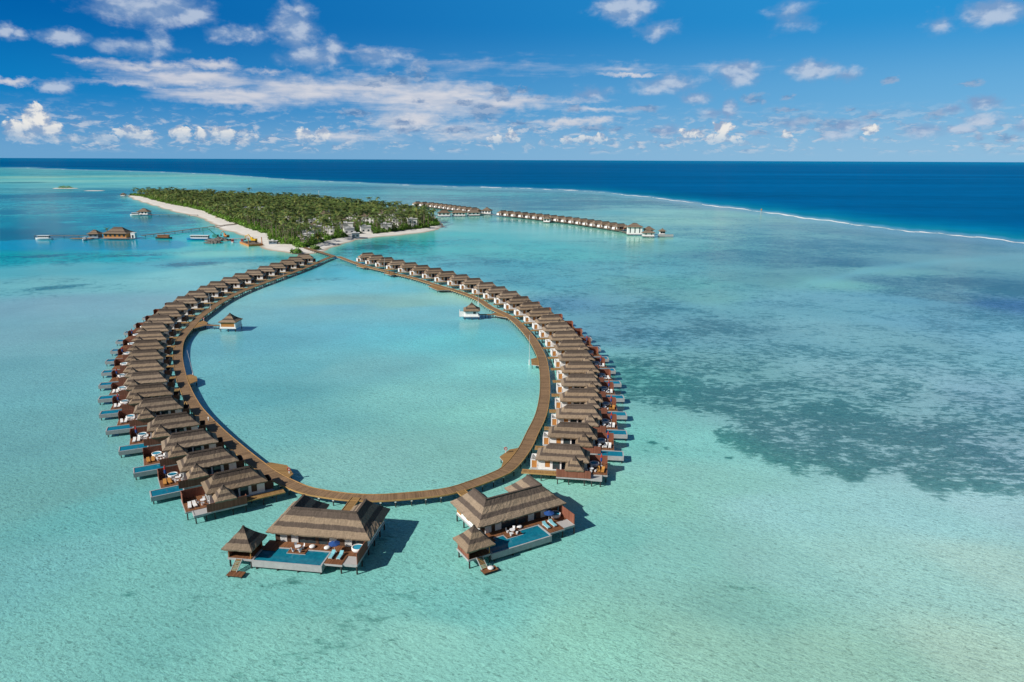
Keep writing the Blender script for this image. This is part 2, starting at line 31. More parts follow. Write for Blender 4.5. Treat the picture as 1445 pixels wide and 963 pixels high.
# ------------------------------------------------------------------ sun
SUN_EL = R(36); sa = Vector((-0.857, -0.514, 0)).normalized()
sun_dir = Vector((sa.x*math.cos(SUN_EL), sa.y*math.cos(SUN_EL), math.sin(SUN_EL)))
sl = bpy.data.lights.new('sun', 'SUN'); sl.energy = 4.95; sl.angle = R(0.55); sl.color = (1.0, 0.94, 0.86)
so = bpy.data.objects.new('sun', sl); COL.objects.link(so); so.location = (0, 0, 200)
so.rotation_euler = (-sun_dir).to_track_quat('-Z', 'Y').to_euler()

# ------------------------------------------------------------------ node helpers
class NT:
    def __init__(s, tree): s.t = tree; s.n = tree.nodes; s.l = tree.links
    def new(s, typ, **kw):
        nd = s.n.new(typ)
        for k, v in kw.items(): setattr(nd, k, v)
        return nd
    def put(s, sock, v):
        if isinstance(v, bpy.types.NodeSocket): s.l.new(v, sock)
        elif v is not None:
            try: sock.default_value = v
            except Exception: sock.default_value = (v, v, v)
    def math(s, op, a, b=None, c=None, clamp=False):
        nd = s.new('ShaderNodeMath', operation=op); nd.use_clamp = clamp
        for i, v in enumerate((a, b, c)):
            if v is not None: s.put(nd.inputs[i], v)
        return nd.outputs[0]
    def vm(s, op, a, b=None, c=None):
        nd = s.new('ShaderNodeVectorMath', operation=op)
        for i, v in enumerate((a, b, c)):
            if v is not None: s.put(nd.inputs[i], v)
        return nd.outputs['Value'] if op in ('LENGTH', 'DOT_PRODUCT', 'DISTANCE') else nd.outputs['Vector']
    def mix(s, f, a, b, typ='MIX'):
        nd = s.new('ShaderNodeMix', data_type='RGBA', blend_type=typ)
        s.put(nd.inputs[0], f); s.put(nd.inputs[6], a if isinstance(a, bpy.types.NodeSocket) else (*a, 1)[:4]); s.put(nd.inputs[7], b if isinstance(b, bpy.types.NodeSocket) else (*b, 1)[:4])
        return nd.outputs[2]
    def noise(s, vec, scale, detail=4, rough=0.5, dist=0.0, out='Fac'):
        nd = s.new('ShaderNodeTexNoise'); nd.inputs['Scale'].default_value = scale; nd.inputs['Detail'].default_value = detail
        nd.inputs['Roughness'].default_value = rough; nd.inputs['Distortion'].default_value = dist
        if vec is not None: s.put(nd.inputs['Vector'], vec)
        return nd.outputs[out]
    def smooth(s, v, lo, hi, a=0.0, b=1.0):
        nd = s.new('ShaderNodeMapRange', interpolation_type='SMOOTHSTEP'); s.put(nd.inputs[0], v)
        nd.inputs[1].default_value = lo; nd.inputs[2].default_value = hi; nd.inputs[3].default_value = a; nd.inputs[4].default_value = b
        return nd.outputs[0]
    def lin(s, v, lo, hi, a=0.0, b=1.0):
        nd = s.new('ShaderNodeMapRange'); s.put(nd.inputs[0], v)
        nd.inputs[1].default_value = lo; nd.inputs[2].default_value = hi; nd.inputs[3].default_value = a; nd.inputs[4].default_value = b
        return nd.outputs[0]
    def attr(s, name, out='Color'): 
        nd = s.new('ShaderNodeAttribute'); nd.attribute_name = name; return nd.outputs[out]
def mat(name):
    m = bpy.data.materials.new(name); m.use_nodes = True; nt = NT(m.node_tree); b = nt.n['Principled BSDF']
    return m, nt, b
def simple(name, col, rough=0.6, var=0.12, scale=1.2, spec=0.4, bump=0.0):
    m, nt, b = mat(name)
    geo = nt.new('ShaderNodeNewGeometry'); P = geo.outputs['Position']
    n = nt.noise(P, scale, 5, 0.6)
    nt.put(b.inputs['Base Color'], nt.mix(nt.lin(n, .3, .7), tuple(c*(1-var) for c in col), tuple(min(1, c*(1+var)) for c in col)))
    b.inputs['Roughness'].default_value = rough; b.inputs['Specular IOR Level'].default_value = spec
    if bump:
        bp = nt.new('ShaderNodeBump'); bp.inputs['Strength'].default_value = bump; bp.inputs['Distance'].default_value = .05
        nt.put(bp.inputs['Height'], n); nt.put(b.inputs['Normal'], bp.outputs[0])
    return m
MT = {}
MT['white'] = simple('white_plaster', (.84, .84, .82), .7, .04, .6)
MT['beam'] = simple('pale_concrete', (.40, .41, .41), .8, .12, 1.5)
MT['shutter'] = simple('orange_timber', (.50, .22, .06), .55, .15, 3)
MT['shadebrown'] = simple('shade_darkened_timber', (.085, .05, .032), .7, .25, 3)  # brown timber with shade put into its colour
MT['dark'] = simple('dark_interior', (.03, .025, .02), .5, .3, 1)
MT['pile'] = simple('weathered_pile', (.045, .045, .042), .8, .35, 2)
MT['cap'] = simple('pale_pile_cap', (.62, .63, .6), .8, .08, 2)
MT['net'] = simple('grey_net', (.42, .42, .41), .9, .1, 5)
MT['cushion'] = simple('white_cushion', (.8, .8, .78), .9, .05, 3)
MT['towel'] = simple('turquoise_towel', (.22, .55, .62), .9, .15, 5)
MT['bluefab'] = simple('blue_fabric', (.015, .07, .26), .8, .15, 4)
MT['redfab'] = simple('red_fabric', (.5, .04, .03), .8, .15, 4)
MT['orangewood'] = simple('orange_lounger_wood', (.55, .26, .06), .6, .2, 4)
MT['metalwhite'] = simple('white_paint', (.8, .8, .8), .4, .04, 2)
MT['yellow'] = simple('yellow_paint', (.75, .45, .02), .5, .1, 2)
MT['green'] = simple('green_paint', (.04, .25, .2), .5, .15, 2)
MT['rust'] = simple('rusty_orange_steel', (.5, .2, .06), .7, .3, .6)
MT['rock'] = simple('grey_rock', (.22, .21, .19), .9, .35, .5)
MT['hullblue'] = simple('blue_hull', (.03, .2, .42), .4, .1, 1)
MT['hulldark'] = simple('dark_hull', (.05, .045, .04), .5, .2, 1)
MT['skin'] = simple('skin', (.35, .2, .13), .7, .05, 3)
MT['leafbush'] = None
MT['trunk'] = simple('palm_bark', (.22, .18, .13), .9, .25, 1.5)
def glassmat():
    m, nt, b = mat('dark_glass')
    b.inputs['Base Color'].default_value = (.02, .035, .045, 1); b.inputs['Roughness'].default_value = .05; b.inputs['IOR'].default_value = 1.5
    geo = nt.new('ShaderNodeNewGeometry'); n = nt.noise(geo.outputs['Position'], .7, 3)
    nt.put(b.inputs['Base Color'], nt.mix(n, (.01, .02, .03), (.06, .09, .1)))
    return m
MT['glass'] = glassmat()
def poolmat():
    m, nt, b = mat('pool_water')
    geo = nt.new('ShaderNodeNewGeometry'); P = geo.outputs['Position']
    n = nt.noise(P, 1.3, 4, .6, .4); big = nt.noise(P, .25, 2)
    c = nt.mix(nt.lin(n, .3, .7), (.004, .11, .19), (.012, .20, .30))
    c = nt.mix(nt.lin(big, .3, .7), c, nt.mix(.5, c, (.01, .26, .33)))
    nt.put(b.inputs['Base Color'], c); b.inputs['Roughness'].default_value = .05; b.inputs['IOR'].default_value = 1.33
    bp = nt.new('ShaderNodeBump'); bp.inputs['Strength'].default_value = .25; bp.inputs['Distance'].default_value = .04
    nt.put(bp.inputs['Height'], n); nt.put(b.inputs['Normal'], bp.outputs[0]); return m
MT['pool'] = poolmat()
def tubmat():
    m, nt, b = mat('tub_water')
    geo = nt.new('ShaderNodeNewGeometry'); n = nt.noise(geo.outputs['Position'], 2.5, 3)
    nt.put(b.inputs['Base Color'], nt.mix(n, (.02, .25, .42), (.06, .42, .6))); b.inputs['Roughness'].default_value = .08; return m
MT['tubwater'] = tubmat()
def thatchmat(name, tan, dark):
    """banded palm thatch: attribute 'slope' is (height fraction, run down the slope in m, run along the eave in m)"""
    m, nt, b = mat(name)
    s = nt.attr('slope'); sp = nt.new('ShaderNodeSeparateXYZ'); nt.put(sp.inputs[0], s)
    h, dn, al = sp.outputs
    info = nt.new('ShaderNodeObjectInfo'); rnd = info.outputs['Random']
    geo = nt.new('ShaderNodeNewGeometry'); P = geo.outputs['Position']
    cv = nt.new('ShaderNodeCombineXYZ'); nt.put(cv.inputs[0], nt.math('MULTIPLY', al, 5.0)); nt.put(cv.inputs[1], nt.math('MULTIPLY', dn, .9)); nt.put(cv.inputs[2], nt.math('MULTIPLY', rnd, 40))
    streak = nt.noise(cv.outputs[0], 1.0, 6, .65, .3)
    cv2 = nt.new('ShaderNodeCombineXYZ'); nt.put(cv2.inputs[0], nt.math('MULTIPLY', al, .55)); nt.put(cv2.inputs[1], nt.math('MULTIPLY', dn, .5)); nt.put(cv2.inputs[2], nt.math('MULTIPLY', rnd, 70))
    blot = nt.noise(cv2.outputs[0], 1.0, 5, .6)
    fine = nt.noise(P, 7.0, 4, .7)
    wob = nt.math('MULTIPLY', nt.math('SUBTRACT', nt.math('ADD', nt.math('MULTIPLY', blot, .65), nt.math('MULTIPLY', streak, .35)), .5), .16)
    hh = nt.math('ADD', h, wob)
    b1 = nt.smooth(hh, .70, .745)
    b2 = nt.math('MULTIPLY', nt.smooth(hh, .27, .31), nt.smooth(hh, .47, .51, 1, 0))
    band = nt.math('MULTIPLY', nt.math('MAXIMUM', b1, b2), .9)
    lay = nt.math('FRACT', nt.math('ADD', nt.math('MULTIPLY', dn, 2.4), nt.math('MULTIPLY', blot, 1.2)))
    tone = nt.math('ADD', nt.math('ADD', nt.math('MULTIPLY', streak, .75), nt.math('MULTIPLY', fine, .55)), nt.math('MULTIPLY', blot, .45))
    tone = nt.math('ADD', tone, nt.math('MULTIPLY', lay, .10))
    tone = nt.math('MULTIPLY', nt.math('ADD', nt.math('MULTIPLY', nt.math('SUBTRACT', tone, .9), 1.25), 1.0), nt.lin(rnd, 0, 1, .82, 1.14))
    rn2 = nt.math('FRACT', nt.math('MULTIPLY', rnd, 17.3))
    base = nt.mix(nt.math('MULTIPLY', rn2, .35), nt.mix(band, tan, dark), nt.mix(band, (.24, .215, .185), dark))
    base = nt.mix(nt.smooth(nt.math('ADD', nt.math('MULTIPLY', blot, .7), nt.math('MULTIPLY', streak, .3)), .56, .72), base, nt.mix(.5, base, (.12, .10, .08)))
    c = nt.vm('SCALE', base); c.node.inputs['Scale'].default_value = 1; nt.put(c.node.inputs['Scale'], tone)
    nt.put(b.inputs['Base Color'], c); b.inputs['Roughness'].default_value = .95; b.inputs['Specular IOR Level'].default_value = .1
    bp = nt.new('ShaderNodeBump'); bp.inputs['Strength'].default_value = .7; bp.inputs['Distance'].default_value = .12
    nt.put(bp.inputs['Height'], nt.math('ADD', nt.math('ADD', streak, fine), nt.math('MULTIPLY', lay, .3))); nt.put(b.inputs['Normal'], bp.outputs[0]); return m
MT['thatch'] = thatchmat('banded_thatch', (.285, .21, .14), (.088, .07, .06))
MT['thatch_far'] = thatchmat('plain_thatch', (.22, .165, .115), (.13, .10, .08))
def boardmat(name, c1, c2, gap=True, freq=6.5):
    """timber boards across the run: attribute 'run' is (across, along, 0) in metres"""
    m, nt, b = mat(name)
    s = nt.attr('run'); sp = nt.new('ShaderNodeSeparateXYZ'); nt.put(sp.inputs[0], s); ac, al = sp.outputs[0], sp.outputs[1]
    board = nt.math('FLOOR', nt.math('MULTIPLY', al, freq))
    wn = nt.new('ShaderNodeTexWhiteNoise', noise_dimensions='1D'); nt.put(wn.inputs['W'], board)
    geo = nt.new('ShaderNodeNewGeometry'); P = geo.outputs['Position']
    n = nt.noise(P, .22, 5, .65); n2 = nt.noise(P, 3, 4, .6)
    f = nt.math('ADD', nt.math('MULTIPLY', wn.outputs[0], .42), nt.math('ADD', nt.math('MULTIPLY', n, .75), nt.math('MULTIPLY', n2, .3)))
    c = nt.mix(nt.lin(f, .35, 1.0), c1, c2)
    fr = nt.math('FRACT', nt.math('MULTIPLY', al, freq))
    g = nt.math('LESS_THAN', fr, .12)
    c = nt.mix(nt.math('MULTIPLY', g, .75), c, (.02, .015, .01))
    nt.put(b.inputs['Base Color'], c); b.inputs['Roughness'].default_value = .75; b.inputs['Specular IOR Level'].default_value = .25
    return m
MT['walk'] = boardmat('boardwalk_boards', (.13, .08, .042), (.34, .215, .115))
MT['kerb'] = simple('golden_kerb_timber', (.42, .25, .09), .7, .2, 1)
MT['deck'] = boardmat('terrace_boards', (.13, .055, .025), (.27, .12, .055), freq=5)
MT['bridge'] = boardmat('footbridge_boards', (.22, .125, .045), (.40, .24, .09), freq=6)
MT['screen'] = boardmat('red_brown_slats', (.20, .075, .045), (.33, .13, .085), freq=4)
MT['jetty'] = boardmat('grey_jetty_boards', (.14, .11, .085), (.25, .20, .15), freq=3)

# ------------------------------------------------------------------ mesh builder
class MB:
    def __init__(s): s.v = []; s.f = []; s.m = []; s.a = {}; s.cur = 0; s.av = []
    def vert(s, p, a=(0, 0, 0)): s.v.append(tuple(p)); s.av.append(tuple(a)); return len(s.v)-1
    def face(s, idx): s.f.append(tuple(idx)); s.m.append(s.cur)
    def quad(s, pts, at=None):
        i = [s.vert(p, at[k] if at else (0, 0, 0)) for k, p in enumerate(pts)]; s.face(i)
    def box(s, x0, x1, y0, y1, z0, z1, along='y', rot=0, about=None):
        c = [(x0, y0), (x1, y0), (x1, y1), (x0, y1)]
        pts = [(x, y, z) for z in (z0, z1) for x, y in c]
        if along == 'y': at = [(x, y, z) for x, y, z in pts]
        elif along == 'x': at = [(y, x, z) for x, y, z in pts]
        else: at = [(z, x+y, z) for x, y, z in pts]
        i = [s.vert(p, a) for p, a in zip(pts, at)]
        for q in ((3, 2, 1, 0), (4, 5, 6, 7), (0, 1, 5, 4), (1, 2, 6, 5), (2, 3, 7, 6), (3, 0, 4, 7)): s.face([i[k] for k in q])
    def obox(s, p0, p1, w, z0, z1):
        """box along a horizontal line p0-p1 of width w"""
        d = Vector((p1[0]-p0[0], p1[1]-p0[1])); L = d.length; d /= L; n = Vector((-d.y, d.x))*w/2
        c = [(p0[0]-n.x, p0[1]-n.y), (p1[0]-n.x, p1[1]-n.y), (p1[0]+n.x, p1[1]+n.y), (p0[0]+n.x, p0[1]+n.y)]
        ru = [(0, 0), (0, L), (w, L), (w, 0)]
        i = [s.vert((x, y, z), (r[0]+z*.3, r[1], 0)) for z in (z0, z1) for (x, y), r in zip(c, ru)]
        for q in ((3, 2, 1, 0), (4, 5, 6, 7), (0, 1, 5, 4), (1, 2, 6, 5), (2, 3, 7, 6), (3, 0, 4, 7)): s.face([i[k] for k in q])
    def tube(s, p0, p1, r0, r1=None, n=8, cap=True):
        r1 = r0 if r1 is None else r1; p0 = Vector(p0); p1 = Vector(p1); d = (p1-p0).normalized()
        a = Vector((1, 0, 0)) if abs(d.x) < .9 else Vector((0, 1, 0)); e = d.cross(a).normalized(); g = d.cross(e)
        A = [s.vert(p0+(e*math.cos(t)+g*math.sin(t))*r0) for t in [2*math.pi*k/n for k in range(n)]]
        B = [s.vert(p1+(e*math.cos(t)+g*math.sin(t))*r1) for t in [2*math.pi*k/n for k in range(n)]]
        for k in range(n): s.face((A[k], A[(k+1) % n], B[(k+1) % n], B[k]))
        if cap: s.face(A[::-1]); s.face(B)
    def lathe(s, prof, n=16, c=(0, 0)):
        rings = []
        for r, z in prof: rings.append([s.vert((c[0]+r*math.cos(2*math.pi*k/n), c[1]+r*math.sin(2*math.pi*k/n), z)) for k in range(n)])
        for A, B in zip(rings, rings[1:]):
            for k in range(n): s.face((A[k], A[(k+1) % n], B[(k+1) % n], B[k]))
        s.face(rings[0][::-1]); s.face(rings[-1])
    def build(s, name, m, parent=None, attr=None, smooth=False):
        me = bpy.data.meshes.new(name); me.from_pydata(s.v, [], s.f)
        for mm in (m if isinstance(m, list) else [m]): me.materials.append(MT[mm] if isinstance(mm, str) else mm)
        if isinstance(m, list): me.polygons.foreach_set('material_index', s.m)
        if attr:
            at = me.attributes.new(attr, 'FLOAT_VECTOR', 'POINT'); at.data.foreach_set('vector', np.array(s.av, dtype=np.float32).ravel())
        if smooth: me.polygons.foreach_set('use_smooth', [True]*len(me.polygons))
        me.update(); o = bpy.data.objects.new(name, me); COL.objects.link(o)
        if parent is not None: o.parent = parent
        return o
def tag(o, label=None, cat=None, group=None, kind=None):
    for k, v in (('label', label), ('category', cat), ('group', group), ('kind', kind)):
        if v: o[k] = v
    return o
def empty(name, loc=(0, 0, 0), rz=0, label=None, cat=None, group=None):
    o = bpy.data.objects.new(name, None); COL.objects.link(o); o.location = loc; o.rotation_euler = (0, 0, rz); o.empty_display_size = .2
    return tag(o, label, cat, group)
KIDS = {}
def kids(o):
    return [c for c in o.children]
def copy_tree(o, parent=None):
    c = o.copy(); COL.objects.link(c)
    if parent is not None: c.parent = parent
    for ch in list(o.children): copy_tree(ch, c)
    return c
def ORD(n):
    w = ['first', 'second', 'third', 'fourth', 'fifth', 'sixth', 'seventh', 'eighth', 'ninth', 'tenth', 'eleventh', 'twelfth', 'thirteenth', 'fourteenth', 'fifteenth', 'sixteenth', 'seventeenth', 'eighteenth', 'nineteenth', 'twentieth']
    if n <= 20: return w[n-1]
    return 'twenty-'+w[n-21] if n < 30 else str(n)

# ------------------------------------------------------------------ thatched hip roofs
def roof_patch(mb, lines, eave_z, top_z, seed, step=.55, sag=.10, jit=.035, flare=.55):
    """lines = (lower a, lower b, upper a, upper b) as (x, y); makes a subdivided thatch face with a soft flared profile"""
    (ax, ay), (bx, by), (cx, cy), (dx, dy) = lines
    L = math.hypot(bx-ax, by-ay); nu = max(2, int(L/step)); nv = max(5, int(math.hypot((ax+bx-cx-dx)/2, (ay+by-cy-dy)/2)*1.4/step))
    rr = random.Random(seed); grid = []
    for j in range(nv+1):
        t = j/nv; row = []
        for i in range(nu+1):
            s = i/nu
            x = (ax*(1-s)+bx*s)*(1-t)+(cx*(1-s)+dx*s)*t; y = (ay*(1-s)+by*s)*(1-t)+(cy*(1-s)+dy*s)*t
            z = eave_z+(top_z-eave_z)*(t-flare*.18*math.sin(math.pi*t)) 
            e = 0 if (i in (0, nu) or j == nv) else 1
            z += rr.uniform(-jit, jit)*e
            if j == 0 and e: z += rr.uniform(-.06, .04); 
            al = (x*(bx-ax)+y*(by-ay))/L
            dn = (1-t)*math.hypot((ax+bx-cx-dx)/2, (ay+by-cy-dy)/2)*1.35
            row.append(mb.vert((x, y, z), (t, dn, al)))
        grid.append(row)
    for j in range(nv):
        for i in range(nu): mb.face((grid[j][i], grid[j][i+1], grid[j+1][i+1], grid[j+1][i]))
    # thick eave edge
    low = []
    for i in range(nu+1):
        x, y, z = mb.v[grid[0][i]]; a = mb.av[grid[0][i]]
        mx = (cx+dx)/2; my = (cy+dy)/2
        low.append(mb.vert((x+(mx-x)*.03, y+(my-y)*.03, z-.26-rr.uniform(0, .07)), (0.02, a[1]+.3, a[2])))
    for i in range(nu): mb.face((low[i], low[i+1], grid[0][i+1], grid[0][i]))
def hip_roof(mb, x0, x1, y0, y1, ridge_x0, ridge_x1, ez, tz, seed=1, **k):
    yc = (y0+y1)/2
    roof_patch(mb, ((x0, y0), (x1, y0), (ridge_x0, yc), (ridge_x1, yc)), ez, tz, seed, **k)
    roof_patch(mb, ((x1, y1), (x0, y1), (ridge_x1, yc), (ridge_x0, yc)), ez, tz, seed+1, **k)
    roof_patch(mb, ((x1, y0), (x1, y1), (ridge_x1, yc), (ridge_x1, yc)), ez, tz, seed+2, **k)
    roof_patch(mb, ((x0, y1), (x0, y0), (ridge_x0, yc), (ridge_x0, yc)), ez, tz, seed+3, **k)
    # soffit and ridge roll
    s = .25
    mb.quad([(x0+s, y1-s, ez-.2), (x1-s, y1-s, ez-.2), (x1-s, y0+s, ez-.2), (x0+s, y0+s, ez-.2)], [(.3, 0, 0)]*4)
    if ridge_x1-ridge_x0 > .5:
        n = 8; pts = []
        for k2 in range(n+1):
            xx = ridge_x0-.15+(ridge_x1-ridge_x0+.3)*k2/n
            pts.append([mb.vert((xx, yc+dy, tz+dz), (.95, dy*3, xx)) for dy, dz in ((-.3, -.16), (-.12, .1), (.12, .1), (.3, -.16))])
        for a, b2 in zip(pts, pts[1:]):
            for q in range(3): mb.face((a[q], b2[q], b2[q+1], a[q+1]))
        mb.face(pts[0][::-1]); mb.face(pts[-1])
    else:
        cx = (ridge_x0+ridge_x1)/2
        b0 = [mb.vert((cx+.32*math.cos(t), yc+.32*math.sin(t), tz-.3), (.95, 0, t)) for t in [k2*math.pi/4 for k2 in range(8)]]
        b1 = [mb.vert((cx+.16*math.cos(t), yc+.16*math.sin(t), tz+.02), (.98, .3, t)) for t in [k2*math.pi/4 for k2 in range(8)]]
        for k2 in range(8): mb.face((b0[k2], b0[(k2+1) % 8], b1[(k2+1) % 8], b1[k2]))
        mb.face(b1)
# ------------------------------------------------------------------ water villas
class VB(MB):
    MIR = False
    def build(s, *a, **k):
        if VB.MIR:
            s.v = [(x, -y, z) for x, y, z in s.v]; s.f = [f[::-1] for f in s.f]
        return super().build(*a, **k)
DZ = 1.7
def pile_mesh(x, y, ztop, r=.12, zb=-1.2):
    m = VB(); m.tube((x, y, zb), (x, y, ztop), r, r*.92, 8); return m
def make_villa(mir, lod, last, seed):
    """one thatched overwater villa: +x runs out to sea, lod 0 near / 1 middle / 2 far"""
    VB.MIR = mir
    root = empty('water_villa')
    # platform edge beams and floor boards
    m = VB()
    m.box(-6.9, 5.2, -2.7, 2.6, 1.38, 1.66)
    m.box(-1.2, 5.2, -5.75, -2.7, 1.38, 1.66); m.box(5.2, 9.3, -3.5, 2.6, 1.38, 1.66)
    if last:
        m.box(5.9, 8.2, -5.85, -5.65, 1.30, 1.72); m.box(8.0, 8.2, -5.65, -3.5, 1.30, 1.72); m.box(5.2, 5.9, -5.85, -3.5, 1.38, 1.66)
    m.build('edge_beam', 'beam', root)
    m = VB(); m.box(-1.1, 5.1, -5.6, -2.5, 1.66, 1.73, 'x'); m.box(5.1, 9.2, -3.4, 2.5, 1.66, 1.735, 'x')
    m.build('deck', 'deck', root, attr='run')
    if last:
        m = VB(); m.box(5.9, 8.0, -5.65, -3.5, 1.58, 1.64); m.build('lounging_net', 'net', root)
    # walls with real openings: piers, sill and lintel strips
    m = VB(); zt = 4.25
    y = -2.2; th = .16
    def wall_x(y0, y1, openings, x0, x1):
        cur = x0
        for a, b2, z0, z1 in openings:
            if a > cur: m.box(cur, a, y0, y1, DZ-.06, zt)
            if z0 > DZ: m.box(a, b2, y0, y1, DZ-.06, z0)
            m.box(a, b2, y0, y1, z1, zt); cur = b2
        if cur < x1: m.box(cur, x1, y0, y1, DZ-.06, zt)
    wall_x(-2.3, -2.14, [(-3.85, -2.8, 2.15, 3.75), (-2.25, -.7, 1.75, 3.7), (-.4, .5, 1.72, 3.7)], -5.3, 4.7)
    wall_x(2.1, 2.26, [(-3, -1.5, 2.3, 3.6), (1, 3, 2.2, 3.6)], -5.3, 4.7)
    m.box(-5.3, -5.14, -2.14, 2.1, DZ-.06, zt)
    m.box(4.7, 4.86, -2.3, -1.7, DZ-.06, zt); m.box(4.7, 4.86, 1.8, 2.26, DZ-.06, zt); m.box(4.7, 4.86, -1.7, 1.8, 3.75, zt); m.box(4.7, 4.86, -.05, .12, DZ-.06, 3.75)
    w = m.build('wall', 'white', root)
    m = VB(); m.box(-3.83, -2.82, -2.27, -2.2, 2.17, 3.73, 'z'); sh = m.build('shutter', 'shadebrown' if mir else 'shutter', root)  # left arc: orange shutter painted dark brown to hold its shade
    m = VB(); m.box(-2.2, -.75, -2.23, -2.19, 1.77, 3.68); m.build('window', 'glass', root)
    m = VB(); m.box(4.74, 4.79, -1.7, -.05, DZ, 3.75); m.box(4.74, 4.79, .12, 1.8, DZ, 3.75); m.build('glass_door', 'glass', root)
    # walled outdoor bath at the boardwalk end
    m = VB()
    for b in ((-7.0, -6.86, -1.75, 1.5), (-6.86, -5.5, 1.36, 1.5), (-6.86, -6.72, -1.75, -1.61), (-5.62, -5.5, -1.75, -1.61)): m.box(*b, 1.45, 3.45)
    m.box(-6.72, -5.62, -1.75, -1.61, 3.3, 3.45); m.box(-6.86, -5.3, -1.61, 1.36, 1.45, 1.7)
    bw = m.build('bath_screen', 'white' if not mir else 'shadebrown', root)  # left arc: box colour carries the dark brown of its shaded faces
    m = VB(); m.box(-6.72, -5.62, -1.72, -1.64, 1.7, 3.3, 'z'); m.build('timber_panel', 'shutter' if not mir else 'shadebrown', bw)  # left-arc panel has the same shade in its brown
    # roofs
    st = (.5, .7, 1.1)[lod]
    m = VB(); hip_roof(m, -5.85, 5.45, -3.05, 3.05, -3.1, 3.1, 4.12, 6.6, seed, step=st, jit=(.04, .04, .03)[lod])
    m.build('roof', 'thatch', root, attr='slope')
    m = VB(); hip_roof(m, .55, 4.45, -5.95, -2.0, 2.5, 2.5, 3.5, 5.75, seed+9, step=st*.8, flare=.55)
    m.build('hut_roof', 'thatch', root, attr='slope')
    # slatted privacy screens
    m = VB()
    m.box(-1.2, 6.2 if not last else 5.9, -5.72, -5.62, 1.72, 3.35, 'x'); m.box(-1.2, -1.1, -5.62, -4.95, 1.72, 3.35)
    m.build('privacy_screen', 'screen', root, attr='run', )
    m = VB(); m.box(4.9, 9.2, 2.42, 2.52, 1.72, 3.5, 'x'); m.box(9.1, 9.2, .4, 2.42, 1.72, 3.5)
    m.build('privacy_screen', 'screen', root, attr='run')
    if lod < 2:
        m = VB(); m.box(.7, 4.3, -5.4, -5.3, 1.72, 3.6, 'x'); m.box(.7, .8, -5.3, -2.4, 1.72, 3.6); m.box(4.2, 4.3, -5.3, -3.9, 1.72, 3.6)
        m.build('hut_wall', 'screen', root, attr='run')
    # plunge pool beside the terrace
    if not last:
        m = VB(); x0, x1, y0, y1 = 5.3, 11.3, -6.75, -3.6
        z0, z1 = .72, 1.70; t = .22
        m.box(x0, x1, y0, y1, z0, z0+.2); m.box(x0, x1, y0, y0+t, z0+.2, z1-.03); m.box(x0, x1, y1-t, y1, z0+.2, z1); m.box(x0, x0+t, y0+t, y1-t, z0+.2, z1); m.box(x1-t, x1, y0+t, y1-t, z0+.2, z1)
        pr = m.build('pool', 'beam', root)
        m = VB(); m.box(x0+t, x1-t, y0+t, y1-t, z0+.2, z1-.09); m.build('pool_water', 'pool', pr)
    # footbridge to the boardwalk
    m = VB(); m.obox((-1.2, -3.85), (-8.6, -3.85), 1.55, 1.48, 1.62)
    fb = m.build('footbridge', 'bridge', root, attr='run')
    m = VB(); m.box(-8.6, -1.2, -4.74, -4.64, 1.46, 1.70); m.box(-8.6, -1.2, -3.06, -2.96, 1.46, 1.70)
    m.build('kerb', 'kerb', fb)
    spots = [(-6.6, -2.4), (-6.6, 2.2), (-2.6, -2.4), (-2.6, 2.2), (-.9, -5.5), (1.4, -5.5), (1.4, 2.2), (4.6, -5.5), (5, 2.3), (9.0, -3.3), (9.0, 2.3), (9.0, -.4), (-4.4, -4.6), (-6.8, -4.6)]
    spots += [(7.9, -5.6), (6.1, -5.6)] if last else [(10.9, -6.4), (10.9, -3.9), (6.1, -6.4)]
    if lod == 2: spots = spots[::2]
    if True:
        for x, yy in spots: pile_mesh(x, yy, 1.42 if x < 9.5 else .74).build('pile', 'pile', root)
    else:
        m = VB()
        for x, yy in spots: m.tube((x, yy, -1.2), (x, yy, 1.4 if x < 9.5 else .73), .13, .12, 6)
        m.build('piles', 'pile', root)
    VB.MIR = False
    return root

def interp(tab, i):
    ks = sorted(tab)
    for a, b in zip(ks, ks[1:]):
        if a <= i <= b: return tab[a]+(tab[b]-tab[a])*(i-a)/(b-a)
ANG_L = {1: 13, 5: 3, 8: 2, 10: 4, 14: 8, 18: 14, 20: 17, 22: 20, 24: 25, 26: 31, 27: 32}
ANG_R = {1: 26, 3: 24, 5: 20, 9: 17, 13: 15.5, 16: 11, 20: 5, 22: 1.5, 24: -2, 25: -4, 26: -6.5, 27: -8}
PROTO = {}
VILLA = {}
for side, pts, tab in (('L', LPOS, ANG_L), ('R', RPOS, ANG_R)):
    for i, (x, y) in enumerate(pts, 1):
        lod = 0 if i >= 20 else (1 if i >= 11 else 2); last = i == 27
        key = (side, lod, last, i % 3 if lod == 0 and not last else 0)
        a = interp(tab, i)+(180 if side == 'L' else 0)
        if key not in PROTO: PROTO[key] = o = make_villa(side == 'L', lod, last, 10*i)
        else: o = copy_tree(PROTO[key])
        o.location = (x, y, 0); o.rotation_euler = (0, 0, R(a)); VILLA[side, i] = o
        arc = 'left' if side == 'L' else 'right'
        if last: lab = f'thatched villa at the near end of the {arc} arc, with grey net and no pool'
        elif i == 1: lab = f'banded thatch water villa at the island end of the {arc} arc'
        elif i <= 13: lab = f'banded thatch water villa, {ORD(i)} from the island end on the {arc} arc'
        else: lab = f'banded thatch villa with plunge pool, {ORD(28-i)} from the near end of the {arc} arc'
        tag(o, lab, 'villa', f'thatched water villas along the {arc} arc of the ring')
def in_villa(side, i, u, v, z=0, dr=0):
    o = VILLA[side, i]; a = o.rotation_euler[2]; s = -1 if side == 'L' else 1
    x = o.location.x+u*math.cos(a)-s*v*math.sin(a); y = o.location.y+u*math.sin(a)+s*v*math.cos(a)
    return (x, y, z), a+dr

